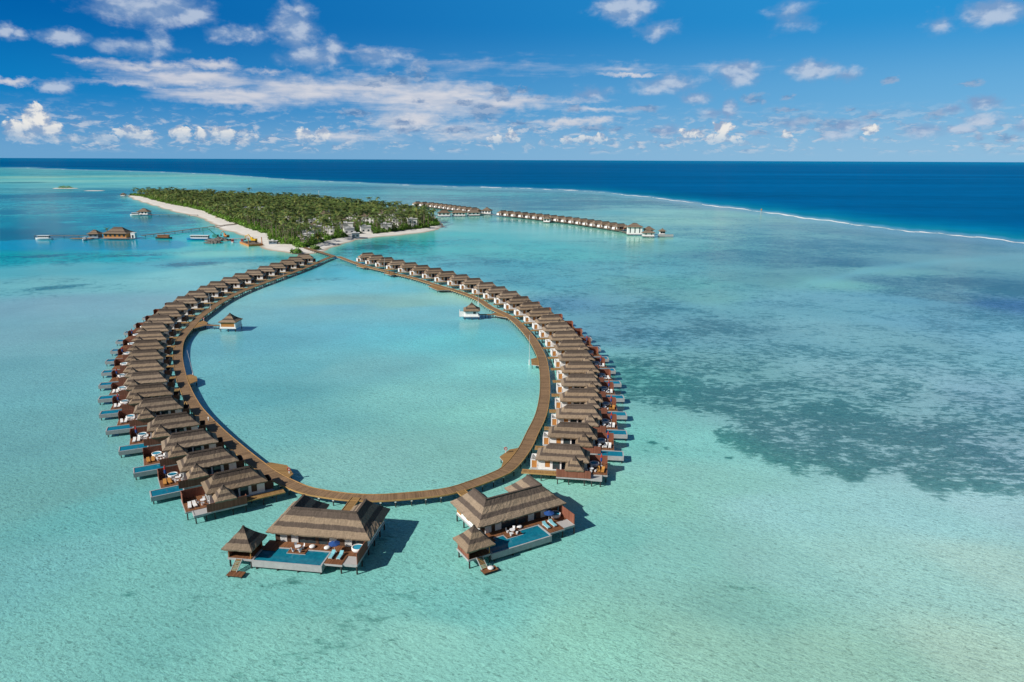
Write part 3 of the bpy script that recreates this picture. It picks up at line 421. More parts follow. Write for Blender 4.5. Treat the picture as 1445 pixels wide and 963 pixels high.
# ---- furniture prototypes
def make_tub():
    r = empty('hot_tub'); m = MB(); m.lathe([(.95, 0), (1.05, .25), (1.08, .62), (.95, .68), (.86, .66), (.84, .5)], 24); m.build('basin', 'cushion', r, smooth=True)
    m = MB(); m.lathe([(.83, .5), (.83, .58)], 24); m.build('water', 'tubwater', r); return r
def make_table():
    r = empty('dining_set'); m = MB(); m.lathe([(.5, .70), (.5, .74)], 16); m.tube((0, 0, 0), (0, 0, .7), .05); m.lathe([(.25, 0), (.25, .04)], 12); m.build('table', 'metalwhite', r)
    for k in range(4):
        a = R(45+90*k); c = Vector((math.cos(a), math.sin(a), 0))*.85; t = Vector((-c.y, c.x, 0)).normalized()*.22
        m = MB(); n = c.normalized()
        m.tube(c+Vector((0, 0, 0)), c+Vector((0, 0, .42)), .16, .24, 8)
        p = c+n*.2
        m.quad([p-t+Vector((0, 0, .42)), p+t+Vector((0, 0, .42)), p+t+n*.08+Vector((0, 0, .85)), p-t+n*.08+Vector((0, 0, .85))])
        m.quad([p-t+n*.04+Vector((0, 0, .42)), p-t+n*.12+Vector((0, 0, .85)), p+t+n*.12+Vector((0, 0, .85)), p+t+n*.04+Vector((0, 0, .42))])
        m.build('chair', 'metalwhite', r)
    return r
def make_lounger(fab='cushion', wood='metalwhite'):
    r = empty('sun_lounger'); m = MB()
    m.box(-.32, -.26, -.95, .5, .22, .28); m.box(.26, .32, -.95, .5, .22, .28); m.box(-.26, .26, -.95, -.89, .22, .28)
    for x in (-.29, .29):
        for y in (-.8, .75): m.tube((x, y, 0), (x, y, .24), .03, n=6)
    m.box(-.32, .32, .5, .95, .22, .26); m.build('frame', wood, r)
    m = MB(); m.box(-.3, .3, -.93, .3, .285, .37)
    pts = [(-.3, .3), (.3, .3)]
    i = [m.vert(p) for p in ((-.3, .3, .28), (.3, .3, .28), (.3, .3, .37), (-.3, .3, .37), (-.3, .98, .62), (.3, .98, .62), (.3, .95, .71), (-.3, .95, .71))]
    for q in ((0, 1, 2, 3), (3, 2, 6, 7), (4, 7, 6, 5), (0, 4, 5, 1), (1, 5, 6, 2), (0, 3, 7, 4)): m.face([i[k] for k in q])
    m.build('mattress', fab, r); return r
def make_parasol(openr=None):
    r = empty('parasol'); m = MB(); m.tube((0, 0, 0), (0, 0, 2.9), .035, n=6); m.lathe([(.3, 0), (.3, .08), (.06, .1)], 12); m.build('pole', 'metalwhite', r)
    m = MB()
    if openr:
        n = 8; top = m.vert((0, 0, 2.85)); ring = [m.vert((openr*math.cos(2*math.pi*k/n), openr*math.sin(2*math.pi*k/n), 2.35)) for k in range(n)]
        ring2 = [m.vert((openr*math.cos(2*math.pi*k/n), openr*math.sin(2*math.pi*k/n), 2.22)) for k in range(n)]
        for k in range(n): m.face((top, ring[k], ring[(k+1) % n])); m.face((ring[k], ring2[k], ring2[(k+1) % n], ring[(k+1) % n]))
    else: m.lathe([(.12, 1.0), (.24, 1.25), (.17, 2.0), (.05, 2.8)], 8)
    m.build('canopy', 'bluefab', r)
    if not openr:
        m = MB(); m.lathe([(.19, 2.0), (.17, 2.35), (.06, 2.82)], 8); m.build('cap', 'redfab', r)
    return r
tub0, tab0, lou0, oran0, par0 = make_tub(), make_table(), make_lounger(), make_lounger('orangewood', 'orangewood'), make_parasol()
first = {}
def place(proto, pos, rz, label, cat, group=None, name=None):
    o = proto if proto.name not in first else copy_tree(proto)
    first[proto.name] = 1
    o.location = pos; o.rotation_euler = (0, 0, rz)
    for k in ('label', 'category', 'group', 'kind'):
        if k in o: del o[k]
    return tag(o, label, cat, group)
for side in 'LR':
    arc = 'left' if side == 'L' else 'right'
    lo = 15 if side == 'L' else 18
    for i in range(lo, 28):
        w = 'nearest the camera' if i == 27 else ORD(28-i)+' from the near end'
        w2 = 'nearest the camera' if i == 27 else ORD(28-i)+' from the near end'
        jr = random.Random(i*7+(side == 'R'))
        if not (side == 'L' and i == 27):
            p, a = in_villa(side, i, 6.6+jr.uniform(-.2, .2), 1.0, 1.74)
            place(tub0, p, a, f'round white tub of blue water, {arc} arc terrace {w2}', 'hot tub', f'round tubs on the {arc} arc terraces')
        if i >= lo+2:
            p, a = in_villa(side, i, 5.9, -1.3 if side == 'L' else -2.2, 1.74)
            place(tab0, p, a+jr.uniform(0, 1), f'round white table with chairs, {arc} arc terrace {w2}', 'dining set', f'white dining sets on the {arc} arc terraces')
        if i % 2 == (1 if side == 'R' else 0) or (side == 'R' and i > 23):
            p, a = in_villa(side, i, 7.9, .9, 1.74)
            place(par0, p, a, f'folded blue parasol with red top, {arc} arc terrace {w2}', 'parasol', f'folded parasols on the {arc} arc terraces')
        if i >= 21:
            for q, (u, v) in enumerate(((7.4, -1.6), (8.3, -1.7))):
                p, a = in_villa(side, i, u, v, 1.74)
                wood = (side == 'R' and i in (24, 27)) or (side == 'L' and i in (25, 26))
                pr = oran0 if wood else lou0
                place(pr, p, a+(0 if side == 'R' else math.pi)+jr.uniform(-.15, .15), f"{'orange timber' if wood else 'white'} sun lounger, {'inner' if q == 0 else 'outer'} of two, {arc} arc terrace {w2}", 'sun lounger', f'sun loungers on the {arc} arc terraces')

# ------------------------------------------------------------------ the two big two-winged villas
def make_big():
    root = empty('two_wing_villa')
    ez, tz = 3.95, 7.0
    m = MB(); k = dict(step=.5, jit=.05, flare=.35)
    roof_patch(m, ((-9.2, -3.4), (9.2, -3.4), (-5.75, 0), (5.75, 0)), ez, tz, 1, **k)
    for s in (-1, 1):
        # outer slope of each wing: from the front hip line to the rear hip
        A = ((9.2*s, -3.4), (9.2*s, 7.7), (5.75*s, 0), (5.75*s, 4.8))
        if s > 0: roof_patch(m, A, ez, tz, 4, **k)
        else: roof_patch(m, (A[1], A[0], A[3], A[2]), ez, tz, 5, **k)
        B = ((9.2*s, 7.7), (2.3*s, 7.7), (5.75*s, 4.8), (5.75*s, 4.8))
        if s > 0: roof_patch(m, B, ez, tz, 6, **k)
        else: roof_patch(m, (B[1], B[0], B[3], B[2]), ez, tz, 7, **k)
        Cc = ((2.3*s, 7.7), (2.3*s, 3.4), (5.75*s, 4.8), (5.75*s, 0))
        if s > 0: roof_patch(m, Cc, ez, tz, 8, **k)
        else: roof_patch(m, (Cc[1], Cc[0], Cc[3], Cc[2]), ez, tz, 9, **k)
        m.quad([(8.9*s, 7.4, ez-.2), (2.6*s, 7.4, ez-.2), (2.6*s, -3.1, ez-.2), (8.9*s, -3.1, ez-.2)], [(.3, 0, 0)]*4)
        m.obox((5.75*s, -.1), (5.75*s, 4.9), .4, tz-.12, tz+.08)
        for q in range(16, 20): pass
    roof_patch(m, ((2.3, 3.4), (-2.3, 3.4), (5.75, 0), (-5.75, 0)), ez, tz, 10, **k)
    m.quad([(-2.6, 3.1, ez-.2), (2.6, 3.1, ez-.2), (2.6, -3.1, ez-.2), (-2.6, -3.1, ez-.2)], [(.3, 0, 0)]*4)
    m.obox((-5.9, 0), (5.9, 0), .4, tz-.12, tz+.08)
    # ridge rolls read as dark thatch
    for j in range(len(m.v)):
        if m.v[j][2] > tz-.2: m.av[j] = (.95, m.av[j][1], m.av[j][2])
    m.build('roof', 'thatch', root, attr='slope')
    m = MB(); hip_roof(m, -14.1, -8.75, -8.95, -3.6, -11.4, -11.4, 3.6, 6.5, 31, step=.5, flare=.35, jit=.045)
    m.build('hut_roof', 'thatch', root, attr='slope')
    # walls
    m = MB(); zt = 4.15; zb = 1.66; fw = MB()
    ops = [(-7.2, -6.0), (-5.2, -.9), (-.4, 1.2), (1.6, 3.4), (4.3, 6.6)]
    cur = -8.1
    for a, b in ops:
        fw.box(cur, a, -2.2, -2.02, zb, zt); fw.box(a, b, -2.2, -2.02, 3.75, zt); cur = b
    fw.box(cur, 8.1, -2.2, -2.02, zb, zt); fw.build('front_wall', 'shadebrown', root)  # facade toned dark brown for the shaded recess under the eave
    for s in (-1, 1):
        x0, x1 = sorted((8.1*s, 7.92*s))
        m.box(x0, x1, -2.02, 2.2, zb, zt); m.box(x0, x1, 2.2, 3.2, zb, 2.2); m.box(x0, x1, 2.2, 3.2, 3.5, zt); m.box(x0, x1, 3.2, 7.0, zb, zt)
        x0, x1 = sorted((7.92*s, 3.3*s)); m.box(x0, x1, 6.85, 7.0, zb, zt)
        x0, x1 = sorted((3.3*s, 3.45*s)); m.box(x0, x1, 2.2, 6.85, zb, zt)
    m.box(-3.3, 3.3, 2.2, 2.35, zb, zt)
    m.build('wall', 'white', root)
    for a, b in ops:
        m = MB(); m.box(a, b, -2.12, -2.07, zb+.08, 3.75); gd = m.build('glass_door', 'glass', root)
        if a in (-5.2, 1.6, -7.2, 4.3):
            m = MB()
            n = 7
            for q in range(n): 
                x = a+.1+q*.18; m.tube((x, -2.24, zb+.1), (x, -2.24, 3.7), .085, n=6)
            m.build('curtain', 'cushion', gd)
    for s in (-1, 1):
        m = MB(); x0, x1 = sorted((8.06*s, 7.98*s)); m.box(x0, x1, 2.22, 3.18, 2.22, 3.48); m.build('shutter', 'shutter', root)
        m = MB(); x0, x1 = sorted((8.16*s, 8.11*s)); m.box(x0, x1, 5.2, 6.95, 2.0, 3.9); m.build('timber_panel', 'shutter', root)
    # floor plate, deck, pool
    m = MB(); m.box(-8.2, 8.25, -2.0, 7.1, 1.36, 1.66)
    m.box(-9.3, 8.3, -4.0, -2.0, 1.36, 1.66); m.box(2.75, 5.9, -7.75, -4.0, 1.36, 1.66); m.box(5.9, 8.3, -5.0, -4.0, 1.36, 1.66)
    m.box(5.9, 8.3, -7.45, -7.3, 1.3, 1.72); m.box(8.15, 8.3, -7.3, -5.0, 1.3, 1.72)
    m.box(-13.5, -9.3, -8.3, -3.9, 1.32, 1.66)
    m.build('edge_beam', 'beam', root)
    m = MB(); m.box(-9.2, 8.2, -4.0, -2.2, 1.66, 1.74, 'x'); m.box(2.8, 5.8, -7.65, -4.0, 1.66, 1.74, 'x'); m.box(5.8, 8.2, -4.95, -4.0, 1.66, 1.74, 'x')
    m.box(-4.5, -1.5, -5.4, -4.0, 1.60, 1.74, 'x'); m.box(-13.4, -9.4, -8.2, -4.0, 1.66, 1.74, 'x'); m.box(-9.2, -6.7, -5.2, -4.0, 1.66, 1.74, 'x')
    m.build('deck', 'deck', root, attr='run')
    m = MB(); m.box(5.95, 8.1, -7.3, -5.0, 1.58, 1.64); m.build('lounging_net', 'net', root)
    m = MB(); x0, x1, y0, y1 = -9.25, 2.7, -8.45, -4.0; t = .25
    m.box(x0, x1, y0, y1, .5, .7); m.box(x0, x1, y0, y0+t, .7, 1.6); m.box(x0, x1, y1-t, y1-.01, .7, 1.64); m.box(x0, x0+t, y0+t, y1-t, .7, 1.7); m.box(x1-t, x1, y0+t, y1-t, .7, 1.72)
    m.box(-4.65, -1.35, -5.55, -4.26, .7, 1.59)
    pl = m.build('pool', 'beam', root)
    m = MB(); m.box(x0+t, x1-t, y0+t, y1-t, .7, 1.585); m.build('pool_water', 'pool', pl)
    m = MB(); m.box(x0+t, -4.65, y0+t, y0+1.6, 1.35, 1.588); 
    # hut frame, low walls and daybed
    m = MB()
    for x in (-13.3, -9.5):
        for y in (-8.1, -4.3): m.tube((x, y, 1.7), (x, y, 3.6), .09, n=8)
    m.build('hut_frame', 'shutter', root)
    m = MB(); m.box(-13.4, -13.3, -8.2, -4.1, 1.74, 3.3, 'y'); m.box(-13.3, -9.5, -4.2, -4.1, 1.74, 3.3, 'x')
    m.build('hut_wall', 'screen', root, attr='run')
    m = MB(); m.box(-12.9, -10.1, -5.6, -4.6, 1.74, 2.15); m.build('daybed', 'shutter', root)
    m = MB(); m.box(-12.8, -10.2, -5.55, -4.65, 2.15, 2.3); m.build('daybed_cushion', 'cushion', root)
    m = MB(); m.box(8.2, 8.3, -7.3, -2.25, 1.74, 3.65, 'y'); m.build('privacy_screen', 'screen', root, attr='run')
    # stair down to the swim platform
    m = MB(); n = 9
    for q in range(n):
        t = (q+.5)/n; y = -8.3-t*1.9; z = 1.62-t*1.1
        m.box(-11.95, -10.95, y-.09, y+.09, z-.04, z+.02, 'x')
    m.build('stair', 'bridge', root, attr='run')
    m = MB()
    for x in (-12.0, -10.93):
        i = [m.vert(p) for p in ((x-.04, -8.28, 1.5), (x+.04, -8.28, 1.5), (x+.04, -10.3, .36), (x-.04, -10.3, .36), (x-.04, -8.28, 1.68), (x+.04, -8.28, 1.68), (x+.04, -10.3, .56), (x-.04, -10.3, .56))]
        for qd in ((0, 1, 2, 3), (4, 7, 6, 5), (0, 4, 5, 1), (2, 6, 7, 3), (1, 5, 6, 2), (0, 3, 7, 4)): m.face([i[k2] for k2 in qd])
    m.build('stair_stringer', 'beam', root)
    m = MB(); m.box(-12.2, -9.5, -11.3, -9.95, .33, .45, 'x'); m.build('swim_platform', 'deck', root, attr='run')
    for x, y, z in [(-13.2, -8.1, 1.4), (-9.5, -8.15, 1.4), (-13.2, -4.2, 1.4), (-9, -4.4, 1.4), (-8.6, -8.2, .52), (-5, -8.2, .52), (-1.5, -8.2, .52), (2.4, -8.2, .52), (5.6, -7.5, 1.4), (8.2, -7.35, 1.4), (8.2, -5, 1.4), (8.1, -1.5, 1.4), (8.1, 1.5, 1.4), (8.1, 4.5, 1.4), (8.1, 7, 1.4), (-8.1, 7, 1.4), (-8.1, 4.2, 1.4), (-8.1, 1.2, 1.4), (-8.1, -1.8, 1.4), (3.4, 7, 1.4), (-3.4, 7, 1.4), (-11.9, -11.1, .35), (-9.7, -11.1, .35), (0, -2, 1.4), (4, -4, 1.4), (-4.5, 0, 1.4)]:
        m = MB(); m.tube((x, y, -1.2), (x, y, z), .15, .14, 8); m.build('pile', 'pile', root)
    return root
big = make_big()
BIGPOS = [((-31.95, 110.0), -8.0), ((.5, 117.1), 30.3)]
bigs = [big, copy_tree(big)]
for o, (p, a), lab in zip(bigs, BIGPOS, ('large two-wing thatched villa at the ring foot, left of the two, parallel to the view', 'large two-wing thatched villa at the ring foot, right of the two, standing askew')):
    o.location = (p[0], p[1], 0); o.rotation_euler = (0, 0, R(a)); tag(o, lab, 'villa', 'large two-wing villas at the near end of the ring')
def in_big(k, x, y, z=1.745, dr=0):
    (ox, oy), a = BIGPOS[k]; a = R(a); return (ox+x*math.cos(a)-y*math.sin(a), oy+x*math.sin(a)+y*math.cos(a), z), a+dr
# link bridges from the court to the boardwalk
for k, (x, y0, y1, lab) in enumerate(((-.2, 2.4, 15.4, 'short timber footbridge from the left large villa up to the boardwalk'), (-3.4, 7.3, 15.1, 'short timber footbridge from the right large villa up to the boardwalk'))):
    r = empty('footbridge', (*in_big(k, x, y0)[0][:2], 0), R(BIGPOS[k][1]), lab, 'footbridge')
    L = y1-y0; m = MB(); m.obox((0, 0), (0, L), 1.6, 1.46, 1.60); m.build('boards', 'bridge', r, attr='run')
    m = MB(); m.box(-.9, -.8, 0, L, 1.44, 1.70); m.box(.8, .9, 0, L, 1.44, 1.70); m.build('kerb', 'kerb', r)
    for q in range(4):
        for s in (-.7, .7): m = MB(); m.tube((s, 1+q*(L-2)/3, -1.2), (s, 1+q*(L-2)/3, 1.45), .11, n=8); m.build('pile', 'pile', r)
tow0 = make_lounger('towel', 'metalwhite'); umb0 = make_parasol(.98)
def pouf():
    m = MB(); m.lathe([(.38, 0), (.5, .12), (.52, .25), (.42, .36), (.2, .4)], 14); return m.build('pouf', 'cushion', smooth=True)
pf0 = pouf()
for k in (0, 1):
    n = ('left', 'right')[k]
    place(tab0, *in_big(k, -3.0, -4.5), f'white table set on the pool platform of the {n} large villa', 'dining set')
    for q, x in enumerate((3.35, 4.75)):
        place(tow0, *in_big(k, x, -5.6), f"sun lounger with turquoise towel, {('left', 'right')[q]} of the pair at the {n} large villa", 'sun lounger', f'turquoise loungers at the {n} large villa')
    place(umb0, *in_big(k, 3.3 if k == 0 else 4.9, -4.3 if k == 0 else -4.1), f'open deep blue parasol on the terrace of the {n} large villa', 'parasol').scale = (1, 1, .70)
    place(tub0, *in_big(k, 6.9, -3.1), f'round white tub of pale blue water by the screen of the {n} large villa', 'hot tub')
    for q, x in enumerate((-1.0, 1.6) if k == 0 else (-.9,)):
        place(pf0, *in_big(k, x, -3.4), f"round cream pouf on the terrace of the {n} large villa, {('nearer the table', 'nearer the parasol')[q]}", 'pouf', f'cream poufs at the {n} large villa')
r = place(pouf(), *in_big(1, -10.6, -10.6, .46), 'white round cushion on the swim platform of the right large villa', 'cushion'); r.name = 'round_cushion'

# ------------------------------------------------------------------ boardwalk ring
RING = [(-120.9, 476.5), (-122.6, 462), (-123.6, 440), (-125.2, 418.5), (-127.7, 398), (-130.3, 377), (-132.2, 362), (-133.4, 348), (-133.8, 333), (-133, 316), (-130.6, 297.5), (-129.0, 285), (-125.6, 270.5), (-120.2, 249.3), (-112.3, 229.5), (-103.0, 210.5), (-94.4, 194.5), (-83.7, 177.0), (-73.0, 162.6), (-63.2, 150.6), (-53.5, 139.5), (-47.8, 133.8), (-41.6, 129.0), (-37, 127.0), (-31, 125.5), (-25.2, 125.3), (-16.9, 126.8), (-11.9, 128.5), (-7.7, 131.6), (-3.6, 135.3), (-.6, 139.2), (2.7, 148.6), (5.0, 159.3), (7.5, 171.8), (9.1, 186.7), (9.8, 200.2), (10.1, 214.6), (9.7, 229.0), (7.7, 248.4), (4.3, 267.8), (.2, 285.2), (-4.8, 297.8), (-10.0, 309), (-16, 327), (-26, 345.8), (-38.7, 364), (-53.6, 386.2), (-71.5, 408.6), (-94, 437.6), (-117.0, 475.5), (-120.9, 476.5)]
def catmull(pts, step=1.3):
    out = []
    for i in range(len(pts)-1):
        p0 = Vector(pts[max(i-1, 0)]); p1 = Vector(pts[i]); p2 = Vector(pts[i+1]); p3 = Vector(pts[min(i+2, len(pts)-1)])
        n = max(1, int((p2-p1).length/step))
        for k in range(n):
            t = k/n; out.append(.5*((2*p1)+(p2-p0)*t+(2*p0-5*p1+4*p2-p3)*t*t+(3*p1-p0-3*p2+p3)*t**3))
    out.append(Vector(pts[-1])); return out
def ribbon(mb, path, w, z0, z1, off=0.0):
    s = 0; prev = None; rings = []
    for i, p in enumerate(path):
        d = (path[min(i+1, len(path)-1)]-path[max(i-1, 0)]).normalized(); n = Vector((-d.y, d.x))
        if prev is not None: s += (p-prev).length
        prev = p; c = p+n*off
        a, b = c-n*w/2, c+n*w/2
        rings.append([mb.vert((a.x, a.y, z0), (0, s, 0)), mb.vert((a.x, a.y, z1), (0, s, 0)), mb.vert((b.x, b.y, z1), (w, s, 0)), mb.vert((b.x, b.y, z0), (w, s, 0))])
    for A, B in zip(rings, rings[1:]):
        mb.face((A[1], A[2], B[2], B[1])[::-1]); mb.face((A[0], A[1], B[1], B[0])[::-1]); mb.face((A[2], A[3], B[3], B[2])[::-1]); mb.face((A[3], A[0], B[0], B[3])[::-1])
    mb.face(rings[0]); mb.face(rings[-1][::-1])
RP = catmull(RING[:-1]); W = 2.75
walk = MB(); ribbon(walk, RP, W, 1.40, 1.56)
wk = walk.build('boardwalk', 'walk', attr='run'); tag(wk, 'long curving timber boardwalk on piles that rings the lagoon', 'boardwalk', kind='structure')
for sgn in (-1, 1):
    m = MB(); ribbon(m, RP, .13, 1.38, 1.66, sgn*(W/2+.05)); m.build('kerb', 'kerb', wk)
allp = []
acc = 0
for a, b, c in zip(RP, RP[1:], RP[2:]):
    acc += (b-a).length
    if acc > 2.5:
        acc = 0; d = (c-a).normalized(); n = Vector((-d.y, d.x)); allp += [b+n*1.25, b-n*1.25]
allp.sort(key=lambda p: p.length)
mp = MB(); mp.tube((0, 0, -1.2), (0, 0, 1.38), .11, n=8); pm = mp.build('pile', 'pile', wk); pm.location = (allp[0].x, allp[0].y, 0)
mc = MB(); mc.box(-.17, .17, -.17, .17, 1.05, 1.36); cm = mc.build('cap', 'cap', pm)
for p in allp[1:100]:
    o = pm.copy(); COL.objects.link(o); o.parent = wk; o.location = (p.x, p.y, 0)
    c = cm.copy(); COL.objects.link(c); c.parent = o
m = MB()
for p in allp[100:]: m.tube((p.x, p.y, -1.2), (p.x, p.y, 1.39), .12, n=5, cap=False)
o = m.build('piles', 'pile', wk); o['kind'] = 'stuff'
m = MB()
for p in allp[100:]: m.box(p.x-.17, p.x+.17, p.y-.17, p.y+.17, 1.05, 1.36)
o = m.build('pile_caps', 'cap', wk); o['kind'] = 'stuff'
# viewing platforms that bulge from the ring
def poly_prism(mb, pts, z0, z1):
    a = [mb.vert((x, y, z0), (x, y, 0)) for x, y in pts]; b = [mb.vert((x, y, z1), (x, y, 0)) for x, y in pts]; n = len(pts)
    area = sum(pts[i][0]*pts[(i+1) % n][1]-pts[(i+1) % n][0]*pts[i][1] for i in range(n))
    if area < 0: a.reverse(); b.reverse()
    mb.face(a[::-1]); mb.face(b)
    for k in range(n): mb.face((a[k], a[(k+1) % n], b[(k+1) % n], b[k]))
PLATS = [([(-54.2, 140.4), (-52.0, 141.6), (-48.0, 140.2), (-45.4, 136.0), (-45.8, 133.6), (-48, 134)], 'kinked timber platform beside the boardwalk, near left bend by the large villa'),
         ([(-99, 204.4), (-97.2, 205.6), (-94.6, 203.4), (-92.6, 199.2), (-93.6, 196.4), (-96, 197.5)], 'small timber platform on the lagoon side of the left boardwalk, by a white mast'),
         ([(2.6, 150.6), (-.4, 149.2), (-2.6, 145.2), (-1.8, 142.9), (-2.2, 139.6), (1.0, 142.0)], 'pointed timber platform on the lagoon side of the near right boardwalk'),
         ([(8.9, 226.6), (6.3, 224.6), (6.3, 218.2), (8.9, 216.9)], 'small timber platform halfway along the right boardwalk, lagoon side'),
         ([(-125.0, 279.5), (-121.4, 275.8), (-120.4, 271.6), (-122.6, 266.0), (-126, 268)], 'timber landing where the left pavilion bridge meets the boardwalk'),
         ([(-6.5, 297.6), (-8.6, 295.0), (-6.2, 290.8), (-1.8, 287.6), (-1, 288.8)], 'timber landing where the right pavilion bridge meets the boardwalk'),
         ([(-93.5, 435), (-95.8, 432.8), (-89.5, 424.6), (-86, 428)], 'pale timber platform on the far right boardwalk close to the island'),
         ([(-71, 407), (-74, 404.6), (-68.5, 397.4), (-66, 401)], 'timber platform with a pergola on the far right boardwalk'),
         ([(-40.5, 366.0), (-43.6, 362.4), (-37.5, 350.8), (-31.5, 351.8)], 'wide timber platform where the far right boardwalk bends')]
for pts, lab in PLATS:
    r = empty('viewing_platform', (0, 0, 0), 0, lab, 'platform'); cx = sum(p[0] for p in pts)/len(pts); cy = sum(p[1] for p in pts)/len(pts); r.location = (cx, cy, 0)
    lp = [(x-cx, y-cy) for x, y in pts]
    m = MB(); poly_prism(m, lp, 1.42, 1.552); m.build('boards', 'bridge', r, attr='run')
    m = MB(); poly_prism(m, [(x*1.02, y*1.02) for x, y in lp], 1.25, 1.418); m.build('edge_beam', 'beam', r)
    for x, y in lp: m = MB(); m.tube((x*.85, y*.85, -1.2), (x*.85, y*.85, 1.26), .13, n=6); m.build('pile', 'pile', r)
r = empty('pergola', (-70.2, 402.2, 1.55), R(60), 'open timber pergola standing on the far right boardwalk platform', 'pergola'); m = MB()
for x in (-2.2, 2.2):
    for y in (-1.6, 1.6): m.tube((x, y, 0), (x, y, 2.6), .1, n=6)
m.build('post', 'deck', r, attr='run'); m = MB()
for k in range(7): m.box(-2.4+.75*k, -2.25+.75*k, -1.9, 1.9, 2.6, 2.75)
m.build('slats', 'bridge', r, attr='run')
# pavilions in the lagoon
def pavilion(loc, rz, white_end, lab):
    r = empty('lagoon_pavilion', (*loc, 0), rz, lab, 'pavilion')
    m = MB(); m.box(-3.2, 3.2, -3.1, 3.1, 1.25, 1.7); m.build('floor_slab', 'white', r)
    m = MB(); t = .18
    if white_end:
        m.box(-2.7, 2.7, -2.7, -2.5, 1.7, 4.1); m.box(-2.7, 1.2, 2.5, 2.7, 1.7, 4.1); m.box(2.5, 2.7, -2.5, 2.5, 1.7, 2.4); m.box(2.5, 2.7, -2.5, -.8, 2.4, 4.1); m.box(2.5, 2.7, .8, 2.5, 2.4, 4.1)
        m.box(-2.7, -2.5, -2.5, 2.5, 1.7, 4.1); m.box(-5.2, -5.05, -2.2, 2.2, 1.3, 3.5); m.box(-5.05, -2.7, -2.2, -2.05, 1.3, 3.5); m.box(-5.2, -2.7, -2.05, 2.2, 1.3, 1.55)
    else:
        for a, b in ((-3.0, -2.6), (2.6, 3.0)): m.box(a, b, -3.0, -2.8, 1.7, 4.0)
        m.box(-2.6, 2.6, -3.0, -2.8, 1.7, 1.95); m.box(-2.6, 2.6, -3.0, -2.8, 3.75, 4.0)
        m.box(2.8, 3.0, -2.8, 3.0, 1.7, 4.0); m.box(-3.0, 2.8, 2.8, 3.0, 1.7, 4.0); m.box(-3, -2.8, -2.8, 2.8, 1.7, 4)
    m.build('wall', 'white', r)
    m = MB()
    if white_end: m.box(.6, 1.7, -2.74, -2.68, 2.5, 3.4); m.build('window', 'glass', r); m = MB(); m.box(-5.26, -5.21, -1.2, .6, 1.6, 3.1); m.build('timber_panel', 'shutter', r)
    else: m.box(-2.6, 2.6, -2.93, -2.87, 1.95, 3.75); m.build('timber_panel', 'shutter', r)
    m = MB(); hip_roof(m, -3.5, 3.5, -3.5, 3.5, -.02, .02, 3.95, 6.9, 77, step=.6, flare=.7); m.build('roof', 'thatch', r, attr='slope')
    for x in (-2.9, 0, 2.9):
        for y in (-2.9, 2.9): m = MB(); m.tube((x, y, -1.2), (x, y, 1.3), .14, n=6); m.build('pile', 'pile', r)
    return r
pavilion((-109.8, 269.6), R(-2), False, 'small thatched pavilion with framed orange timber front in the lagoon, left side')
pavilion((-17.0, 292.5), R(3), True, 'small white pavilion with thatched roof and open bath in the lagoon, right side')
for p0, p1, lab in (((-123.6, 272.5), (-113, 270.6), 'narrow footbridge from the left boardwalk to the lagoon pavilion'), ((-6.6, 293.8), (-13.8, 293.2), 'narrow footbridge from the right boardwalk to the lagoon pavilion')):
    d = Vector((p1[0]-p0[0], p1[1]-p0[1])); r = empty('footbridge', (*p0, 0), math.atan2(d.y, d.x), lab, 'footbridge'); L = d.length
    m = MB(); m.obox((0, 0), (L, 0), 1.7, 1.42, 1.56); m.build('boards', 'walk', r, attr='run')
    for q in range(5):
        for s in (-.6, .6): m = MB(); m.tube((q*L/5+.4, s, -1.2), (q*L/5+.4, s, 1.42), .1, n=6); m.build('pile', 'pile', r)
# bridge to the island
IB = [Vector((-119.5, 476.2)), Vector((-137.1, 502.0)), Vector((-153.5, 524.5))]
m = MB(); ribbon(m, IB, 3.0, 1.41, 1.575); br = m.build('island_bridge', 'walk', attr='run'); tag(br, 'straight timber bridge from the ring boardwalk to the island beach', 'bridge')
for q in range(14):
    p = IB[0].lerp(IB[2], (q+.5)/14)
    for s in (-1.2, 1.2): m = MB(); m.tube((p.x+s*.8, p.y+s*.5, -1.2), (p.x+s*.8, p.y+s*.5, 1.4), .12, n=6); m.build('pile', 'pile', br)
m = MB(); m.obox((-124, 474), (-113, 474.5), 3.2, 1.41, 1.57); 
